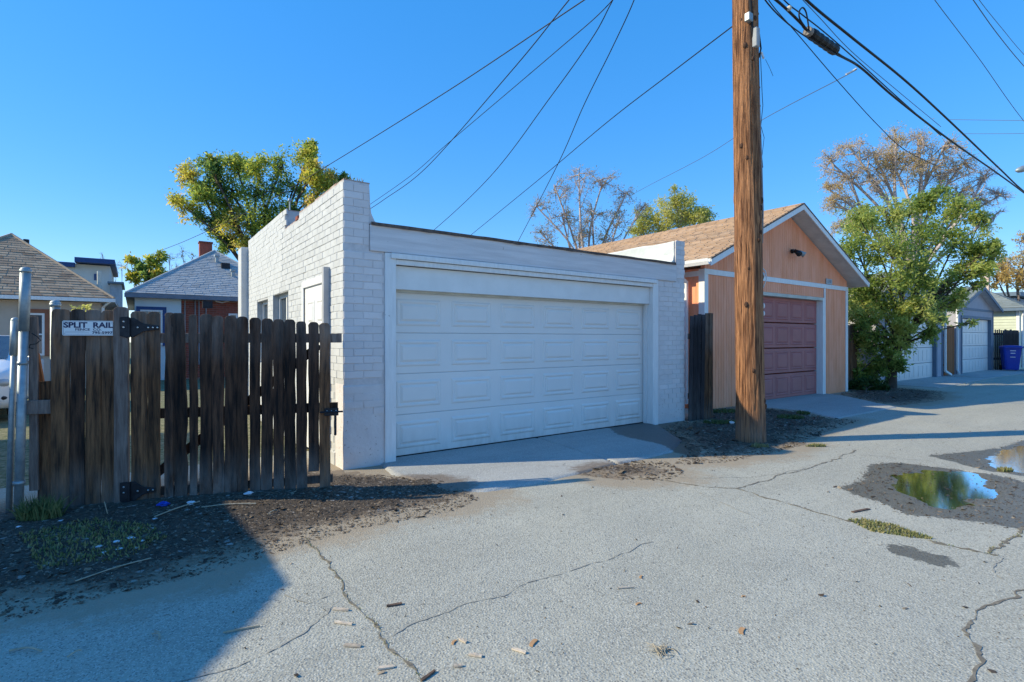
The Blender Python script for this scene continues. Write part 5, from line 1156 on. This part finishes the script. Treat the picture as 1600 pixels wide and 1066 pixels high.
# bare tree above the roof, with a few leaves
b2_ = P(925, 480, 26); tree('bare_tree', 'nearly bare tree with a few pale leaves above the garage roof', 'tree', (b2_.x, b2_.y, 0),
     [(845, 330, 26, 22, .6), (870, 300, 26, 24, .6), (905, 285, 26, 28, .7), (940, 290, 26, 26, .7), (975, 310, 26, 22, .7), (880, 345, 26, 26, 1.2), (925, 340, 26, 28, 1.2), (965, 350, 26, 26, 1.6), (850, 370, 26, 20, 1.2), (905, 375, 26, 24, 1.4), (945, 380, 26, 22, 1.8), (1000, 330, 26, 14, .6)],
     .24, 3.4, leaf_pale, bark_pale, .085, 3600, 8, sub=12, twig=13, spread=.10, twr=.8)
b3_ = P(1050, 470, 29); tree('yellow_tree', 'round yellow green tree right above the tan roof', 'tree', (b3_.x, b3_.y, 0),
     [(1010, 345, 29, 20, .8), (1040, 325, 29, 22, .9), (1070, 322, 29, 22, 1), (1095, 340, 29, 18, 1), (1030, 360, 29, 24, 1.2), (1070, 355, 29, 26, 1.4), (1055, 300, 29, 9, .2), (1000, 365, 29, 16, .7), (1105, 355, 29, 14, .7)],
     .2, 3.4, leaf_yel, bark_pale, .13, 13000, 9, sub=9, twig=8, spread=.16, twr=1.0)
b4_ = P(1430, 480, 36); tree('thornless_tree', 'tall wide bare crowned tree with orange remnants of leaves at the right', 'tree', (b4_.x, b4_.y, 0),
     [(1305, 260, 36, 24, .5), (1335, 240, 36, 26, .7), (1370, 250, 36, 28, 1), (1400, 232, 36, 28, 1.6), (1435, 228, 36, 30, .7), (1470, 240, 36, 28, .8), (1500, 262, 36, 26, .5), (1535, 285, 36, 24, .2), (1555, 310, 36, 20, .1), (1400, 265, 36, 28, 2.0), (1440, 262, 36, 28, 1.5), (1330, 285, 36, 26, .9),
      (1310, 320, 36, 22, 1.2), (1320, 355, 36, 20, 1.4), (1475, 280, 36, 26, .6), (1520, 320, 36, 24, .3), (1550, 340, 36, 16, .1), (1365, 290, 36, 24, .6), (1495, 310, 36, 22, .6), (1300, 300, 36, 16, .8)],
     .40, 5.5, leaf_oran, bark_pale, .12, 15000, 14, sub=13, twig=15, spread=.13, twr=.8)
b5_ = P(1600, 470, 34); tree('thornless_tree', 'half bare orange leaved tree at the right edge above the blue grey roof', 'tree', (b5_.x, b5_.y, 0),
     [(1575, 420, 34, 22, 1.2), (1605, 400, 34, 24, .5), (1590, 440, 34, 24, 1.6), (1560, 440, 34, 14, 1), (1600, 375, 34, 16, .2), (1630, 420, 34, 26, 1)], .25, 2.5, leaf_oran, bark_grey, .2, 2600, 15, sub=8, twig=7, spread=.15, twr=1.0)
b6_ = P(230, 470, 42); tree('evergreen_tree', 'small olive green tree between the two house roofs', 'tree', (b6_.x, b6_.y, 0),
     [(205, 412, 42, 9, 1), (218, 420, 42, 10, 1), (240, 410, 42, 10, 1), (250, 402, 42, 7, .6), (232, 430, 42, 12, 1.2), (210, 435, 42, 9, 1), (250, 425, 42, 9, 1)], .2, 3, leaf_elm, bark, .26, 3600, 17, sub=6, twig=5, spread=.2)
b7_ = P(280, 470, 44); tree('bare_tree', 'small bare purple grey tree left of the brick chimney', 'tree', (b7_.x, b7_.y, 0),
     [(265, 405, 44, 12, .2), (285, 398, 44, 14, .2), (300, 405, 44, 12, .3), (275, 420, 44, 12, .3)], .15, 3, leaf_pale, bark_grey, .2, 150, 18, sub=9, twig=8, twr=1.1)
b8_ = P(186, 470, 46); tree('bare_tree', 'faint bare tree beside the modern house', 'tree', (b8_.x, b8_.y, 0),
     [(160, 400, 46, 7, .2), (180, 430, 46, 12, .2), (190, 418, 46, 10, .2)], .12, 3, leaf_pale, bark_grey, .2, 40, 19, sub=8, twig=7, twr=1.1)
bb = G(1352, 616); tree('leafy_bush', 'low dark green bush at the foot of the orange garage', 'bush', (bb.x, bb.y, 0),
     [(1338, 603, 15.6, 9, 1), (1352, 605, 15.4, 10, 1), (1366, 606, 15.3, 10, 1), (1380, 608, 15.3, 7, .7)], .02, .12, leafmat('leaf_dark', [(.02, .05, .012), (.05, .10, .025), (.08, .14, .04)]), bark, .10, 2200, 20, sub=5, twig=4, spread=.3, droop=-.2)
b9 = P(118, 500, 11); tree('weed_shrub', 'thin pale leaved shrub showing above the fence boards near the sign', 'shrub', (b9.x, b9.y, 0), [(120, 484, 11, 6, 1), (133, 480, 11, 7, 1), (142, 487, 11, 5, 1), (128, 500, 11, 10, 1)], .02, 1.0, leaf_yel, bark, .07, 180, 23, sub=4, twig=3)
# weeds on the parapet
mb = MB(); rg = np.random.default_rng(3); pts = np.stack([rg.uniform(1.95, 2.2, 160), rg.uniform(6.0, 6.6, 160) ** 1, np.full(160, 3.34)], 1)

# ---------------------------------------------------------------- grass, litter
def blades(name, label_kind, polys, n, h, m, seed, zf=None, tint=(0, 1), parent=None, thing_=None, wdt=.006):
    rg = np.random.default_rng(seed); P0 = []
    for poly in polys:
        a = np.array(poly); mn, mx_ = a.min(0), a.max(0); c = rg.uniform(mn, mx_, (n * 4, 2)); d = sdist(poly, c[:, 0], c[:, 1]); c = c[d > 0][:n]; P0.append(c)
    c = np.concatenate(P0); k = len(c); z = zf(c[:, 0], c[:, 1]) if zf else np.zeros(k)
    b = np.stack([c[:, 0], c[:, 1], z], 1); d = rg.normal(0, .45, (k, 3)); d[:, 2] = 1; hh = h * rg.uniform(.4, 1.2, k)[:, None]; t = b + d / np.linalg.norm(d, axis=1)[:, None] * hh
    s = np.stack([rg.normal(size=k), rg.normal(size=k), np.zeros(k)], 1); s = s / np.linalg.norm(s, axis=1)[:, None] * wdt; m_ = (b + t) / 2 + d * [1, 1, 0] * hh * -.12
    V = np.stack([b - s, b + s, m_ + s * .8, t, m_ - s * .8], 1).reshape(-1, 3); i = np.arange(k)[:, None] * 5
    mb = MB(); T = np.repeat(rg.uniform(tint[0], tint[1], k), 5); base = len(mb.v)
    mb.v.extend(map(tuple, V.tolist())); mb.t.extend(T.tolist()); mb.f.extend([tuple(x) for x in (i + np.array([[0, 1, 2, 3, 4]])).tolist()])
    return mb.build(name, m, parent)
zd = lambda X, Y: np.maximum(zdirt(X, Y), zas(X, Y))
def circ(px, py, rx, ry): g_ = G(px, py); return [(g_.x + rx * math.cos(a_ * .5236) * .812 - ry * math.sin(a_ * .5236) * -.584, g_.y - rx * math.cos(a_ * .5236) * .584 + ry * math.sin(a_ * .5236) * .812) for a_ in range(12)]
o = blades('grass_tuft', '', [circ(62, 822, .17, .10)], 420, .17, grass_m, 1, zd, (.1, .75)); tag(o, 'tuft of grey green grass at the foot of the steel posts', 'grass')
o = blades('grass', '', [gp([(30, 850), (150, 825), (230, 835), (260, 850), (200, 880), (60, 900)])], 1300, .032, grass_m, 2, zd, (.3, 1)); o['kind'] = 'stuff'; tag(o, 'short sparse grass on the dirt in front of the fence', 'grass')
o = blades('grass', '', [gp([(1324, 812), (1350, 811), (1400, 822), (1460, 843), (1420, 840), (1360, 830)])], 1000, .026, grass_m, 3, zas, (.45, 1)); o['kind'] = 'stuff'; tag(o, 'strip of grass and moss in the widened pavement crack by the puddle', 'grass')
o = blades('grass', '', [circ(1130, 645, .4, .2), circ(1235, 655, .25, .12), circ(1255, 648, .12, .1), circ(1125, 663, .3, .1)], 350, .07, grass_m, 4, zd, (0, .4), wdt=.012); o['kind'] = 'stuff'; tag(o, 'weeds growing around the utility pole and beside the maroon door drive', 'weeds')
o = blades('grass', '', [circ(1187, 700, .12, .05), circ(1275, 698, .14, .03), circ(1570, 737, .08, .04)], 160, .05, grass_m, 5, zd, (.5, 1), wdt=.01); o['kind'] = 'stuff'; tag(o, 'yellowish weeds at the pole foot and the pavement edge', 'weeds')
o = blades('parapet_weeds', '', [[(1.96, 6.0), (2.22, 6.0), (2.22, 6.5), (1.96, 6.5)]], 90, .09, grass_m, 6, lambda X, Y: X * 0 + 3.34, (.3, 1)); o['kind'] = 'stuff'; tag(o, 'dry weeds growing on top of the brick parapet', 'weeds')
# litter of twigs, leaves and wood chips lying in the dirt
def litter(name, polys, n, label, seed, s=(.01, .05), lift=.004):
    rg = np.random.default_rng(seed); mb = MB()
    for poly, nn_ in zip(polys, n):
        a = np.array(poly); mn, mx_ = a.min(0), a.max(0); c = rg.uniform(mn, mx_, (nn_ * 6, 2)); d = dirtd(c[:, 0], c[:, 1]) * 1 + 0; c = c[(sdist(poly, c[:, 0], c[:, 1]) > -.05) & ((zas(c[:, 0], c[:, 1]) > -.008) | (rg.random(len(c)) < .12))][:nn_]; k = len(c)
        z = np.maximum(np.maximum(zdirt(c[:, 0], c[:, 1]), zas(c[:, 0], c[:, 1])), -.0095) + lift; L_ = rg.uniform(s[0], s[1], k) * (1 + (rg.random(k) > .93) * 1.8); w_ = np.where(rg.random(k) > .5, L_ * .12 + .001, L_ * .5)
        an = rg.uniform(0, 6.28, k); tl = rg.normal(0, .25, k)
        ex = np.stack([np.cos(an) * L_, np.sin(an) * L_, tl * L_], 1); ey = np.stack([-np.sin(an) * w_, np.cos(an) * w_, rg.normal(0, .3, k) * w_], 1); b = np.stack([c[:, 0], c[:, 1], z], 1); hz = np.array([0, 0, .0025])
        V = np.stack([b - ex / 2 - ey / 2, b + ex / 2 - ey / 2, b + ex / 2 + ey / 2, b - ex / 2 + ey / 2, b + hz], 1).reshape(-1, 3)
        i = np.arange(k)[:, None] * 5; Fq = np.concatenate([i + np.array([[0, 1, 4]]), i + np.array([[1, 2, 4]]), i + np.array([[2, 3, 4]]), i + np.array([[3, 0, 4]])])
        T = np.repeat(rg.beta(1.3, 1.6, k), 5); b0 = len(mb.v); mb.v.extend(map(tuple, V.tolist())); mb.t.extend(T.tolist()); mb.f.extend(map(tuple, (Fq + b0).tolist()))
    o = mb.build(name, dry_m, kind='stuff'); return tag(o, label, 'litter')
vis = [gp([(-60, 985), (130, 940), (200, 927), (300, 897), (400, 870), (480, 845), (560, 825), (640, 809), (700, 798), (740, 780), (690, 750), (612, 745), (540, 745), (515, 770), (300, 795), (60, 812), (-60, 850)])]
litter('twig_litter', vis, [11000], 'twigs, dead leaves and chips scattered over the dirt before the gate', 5, (.005, .022))
litter('twig_litter', [DIRT[1], DIRT[2], DIRT[3]], [800, 9000, 2500], 'dark leaf litter heaped around the utility pole and on the drive', 6, (.008, .04))
near = gp([(0, 1066), (500, 850), (900, 760), (1250, 710), (1600, 640), (1640, 1066), (900, 1180), (200, 1180)])
litter('grit', [near], [1500], 'small grit and leaf crumbs strewn over the asphalt', 7, (.003, .013))
litter('grit', [WET[0], WET[1]], [1600, 600], 'pale leaf crumbs lying in the puddles', 8, (.006, .022), .003)
def chip(px, py, L_, w_, ang, h_, m, label, name='wood_chip', cat='wood chip', group=None, z=None, bow=0):
    g_ = G(px, py); z = float(zd(np.array([g_.x]), np.array([g_.y]))[0]) + .002; d = RT * math.cos(R(ang)) + FW * math.sin(R(ang)); n_ = Vector((-d.y, d.x, 0)); mb = MB(); rings = []
    for i, f in enumerate((-.5, -.3, 0, .3, .5)):
        s = 1 - .35 * abs(f) * 2 * random.random(); c = g_ + d * L_ * f + n_ * bow * (1 - 4 * f * f); c.z = z + .001
        rings.append([c - n_ * w_ / 2 * s, c + n_ * w_ / 2 * s, c + n_ * w_ / 2 * s * .9 + UP * h_ * random.uniform(.7, 1.1), c - n_ * w_ / 2 * s * .9 + UP * h_ * random.uniform(.7, 1.1)])
    mb.loft(rings); o = mb.build(name, m); return tag(o, label, cat, group)
chip_m = mat('pale_wood_chip', (.55, .46, .36), (.42, .34, .26), scale=30, stretch=(1, 1, 1), rand=.2)
chip_d = mat('dark_wood_chip', (.16, .10, .07), (.09, .06, .045), scale=30)
leaf_o = mat('fallen_leaf', (.52, .29, .14), (.42, .24, .12), scale=30)
straw_m = mat('straw', (.45, .38, .28), (.33, .28, .2), scale=20)
ga = 'pale wood chips on the asphalt'
for px, py, L_, w_, an, m, lb in ((616, 947, .085, .022, 20, chip_d, 'brown bark chip right of the long crack'), (533, 954, .09, .02, -8, chip_m, 'pale chip left of the long crack, the upper of a pair'), (537, 975, .10, .016, -12, chip_m, 'pale chip left of the long crack, the lower of a pair'),
        (551, 1009, .085, .02, -6, chip_m, 'pale straight chip left of the crack near the photo bottom'), (603, 1043, .07, .02, 12, chip_m, 'faint chip lying across the crack'), (669, 1056, .085, .016, 55, chip_d, 'dark sliver standing at the crack by the bottom edge'),
        (723, 1002, .05, .014, -40, chip_m, 'small white chip beside a yellow leaf'), (743, 1025, .065, .02, -15, chip_m, 'pale chip in the centre foreground, left one'), (811, 1019, .075, .016, -30, chip_m, 'pale stick like chip in the centre foreground, right one'),
        (716, 1041, .04, .018, 0, chip_m, 'tiny pale chip near the bottom centre'), (978, 920, .10, .008, 8, chip_m, 'thin twig lying in the middle of the asphalt'), (378, 985, .17, .008, 22, straw_m, 'thin dry twig at the edge of the big shadow'), (1345, 798, .22, .03, 24, chip_d, 'rotten stick beside the grassy crack')):
    chip(px, py, L_, w_, an, .008, m, lb, group=ga if m == chip_m else None)
for px, py, L_, lb in ((834, 1006, .05, 'curled orange brown leaf right of the centre chips'), (1160, 988, .05, 'bright orange leaf alone on the asphalt'), (1162, 934, .02, 'tiny yellow leaf speck above the orange leaf'), (710, 1004, .03, 'yellow leaf beside the small white chip'), (998, 945, .03, 'small tan leaf in the middle distance'), (1002, 902, .03, 'pale leaf curled on the asphalt right of the twig')):
    chip(px, py, L_ * 1.25, L_ * .5, random.uniform(0, 70), .004, leaf_o, lb, 'fallen_leaf', 'leaf', bow=.006)
st = thing('straw_clump', G(1038, 1020), 'small clump of dry straw on the asphalt', 'straw'); random.seed(4)
mb = MB()
for k in range(26):
    g_ = G(1038, 1020) + Vector((random.gauss(0, .025), random.gauss(0, .02), .006)); an = random.uniform(0, 3.14); d = Vector((math.cos(an), math.sin(an), random.uniform(-.05, .3))) * random.uniform(.02, .05); mb.tube([g_ - d, g_ + UP * .008, g_ + d], .0018, 4)
mb.build('straws', straw_m, st)
for (a_, b_, lb, r_) in (((315, 806), (400, 800), 'long straight pale stick lying before the gate', .006), ((241, 823), (312, 798), 'pale stick slanting beside the blue plastic', .005), ((118, 912), (236, 881), 'long thin pale stick at the edge of the asphalt', .004), ((168, 818), (158, 785), 'short twig standing in the dirt below the hinge', .004),
                         ((418, 812), (432, 806), 'short straw piece near the sunlit dirt', .004), ((15, 1020), (65, 1021), 'bundle of dry stalks in the shaded lower left corner', .005), ((105, 1030), (127, 1020), 'crossed straw bits in the shaded asphalt', .004), ((238, 995), (250, 1002), 'pale v shaped twig in the shaded asphalt', .004), ((242, 990), (248, 1004), 'thin sliver crossing the v shaped twig', .003)):
    p, q = G(*a_), G(*b_); p.z = float(zd(np.array([p.x]), np.array([p.y]))[0]) + .01; q.z = float(zd(np.array([q.x]), np.array([q.y]))[0]) + .012; m_ = p.lerp(q, .5) + UP * .008 + Vector((.01, .008, 0))
    if lb.startswith('short twig'): q = p + Vector((-.02, 0, .10)); m_ = p.lerp(q, .5)
    mb = MB(); mb.tube(crom([p, m_, q], 4), [r_ * random.uniform(.7, 1.1) for _ in range(9)], 6); tag(mb.build('stick', straw_m), lb, 'stick')
def crumple(px, py, s, m, label, name, cat, group=None, flat=.5, seed=0):
    random.seed(seed); g_ = G(px, py); g_.z = float(zd(np.array([g_.x]), np.array([g_.y]))[0]) + s * flat * .5; mb = MB(); mb.sphere((0, 0, 0), 1, 9, 6)
    mb.v = [tuple(g_ + Vector((x * s * random.uniform(.5, 1.2), y * s * random.uniform(.4, 1.0), z * s * flat * random.uniform(.4, 1.1)))) for x, y, z in mb.v]; return tag(mb.build(name, m), label, cat, group)
crumple(256, 804, .055, bluebag_m, 'crumpled bright blue plastic scrap before the gate', 'plastic_scrap', 'plastic', seed=1)
crumple(299, 799, .04, paper_m, 'crumpled white paper at the end of the slanting stick', 'paper_scrap', 'paper', seed=2)
crumple(388, 784, .04, paper_m, 'white scrap close under the gate boards', 'paper_scrap', 'paper', seed=3)
crumple(1110, 662, .06, plasticw, 'white scrap beside the leaning fence', 'paper_scrap', 'paper', seed=4)
crumple(1143, 664, .07, plasticw, 'white scrap just left of the utility pole', 'paper_scrap', 'paper', seed=5)
gr = 'paper scraps strewn in the dirt below the gate'
for k, (px, py, lb) in enumerate(((155, 868, 'leftmost paper scrap of the loose patch in the dirt'), (163, 874, 'larger scrap low at the left of the paper patch'), (183, 861, 'small scrap high in the middle of the paper patch'), (186, 870, 'scrap low in the middle of the paper patch'), (205, 855, 'topmost scrap of the paper patch'),
        (222, 858, 'rightmost scrap of the paper patch'), (213, 868, 'scrap low at the right of the paper patch'), (30, 838, 'white scrap just left of the grass tuft'), (95, 828, 'white scrap just right of the grass tuft'), (242, 825, 'white scrap at the low end of the slanting stick'))):
    crumple(px, py, random.uniform(.018, .032), paper_m, lb, 'paper_scrap', 'paper', gr, .3, 30 + k)
# weeds in the long cracks
for cpts, nm in ((c1, 'dry moss growing along the long crack in the foreground'), (c5 + c4, 'moss along the crack beside the puddle')):
    a = np.array(cpts); rg = np.random.default_rng(9); k = 170; idx = rg.integers(0, len(a), k); mb = MB(); pts = a[idx] + rg.normal(0, .006, (k, 3)) * [1, 1, 0]
    leaves(mb, pts, .012, 4, -.8, .3, 1); mb.build('crack_moss', grass_m, kind='stuff'); tag(COL.objects[-1], nm, 'moss')
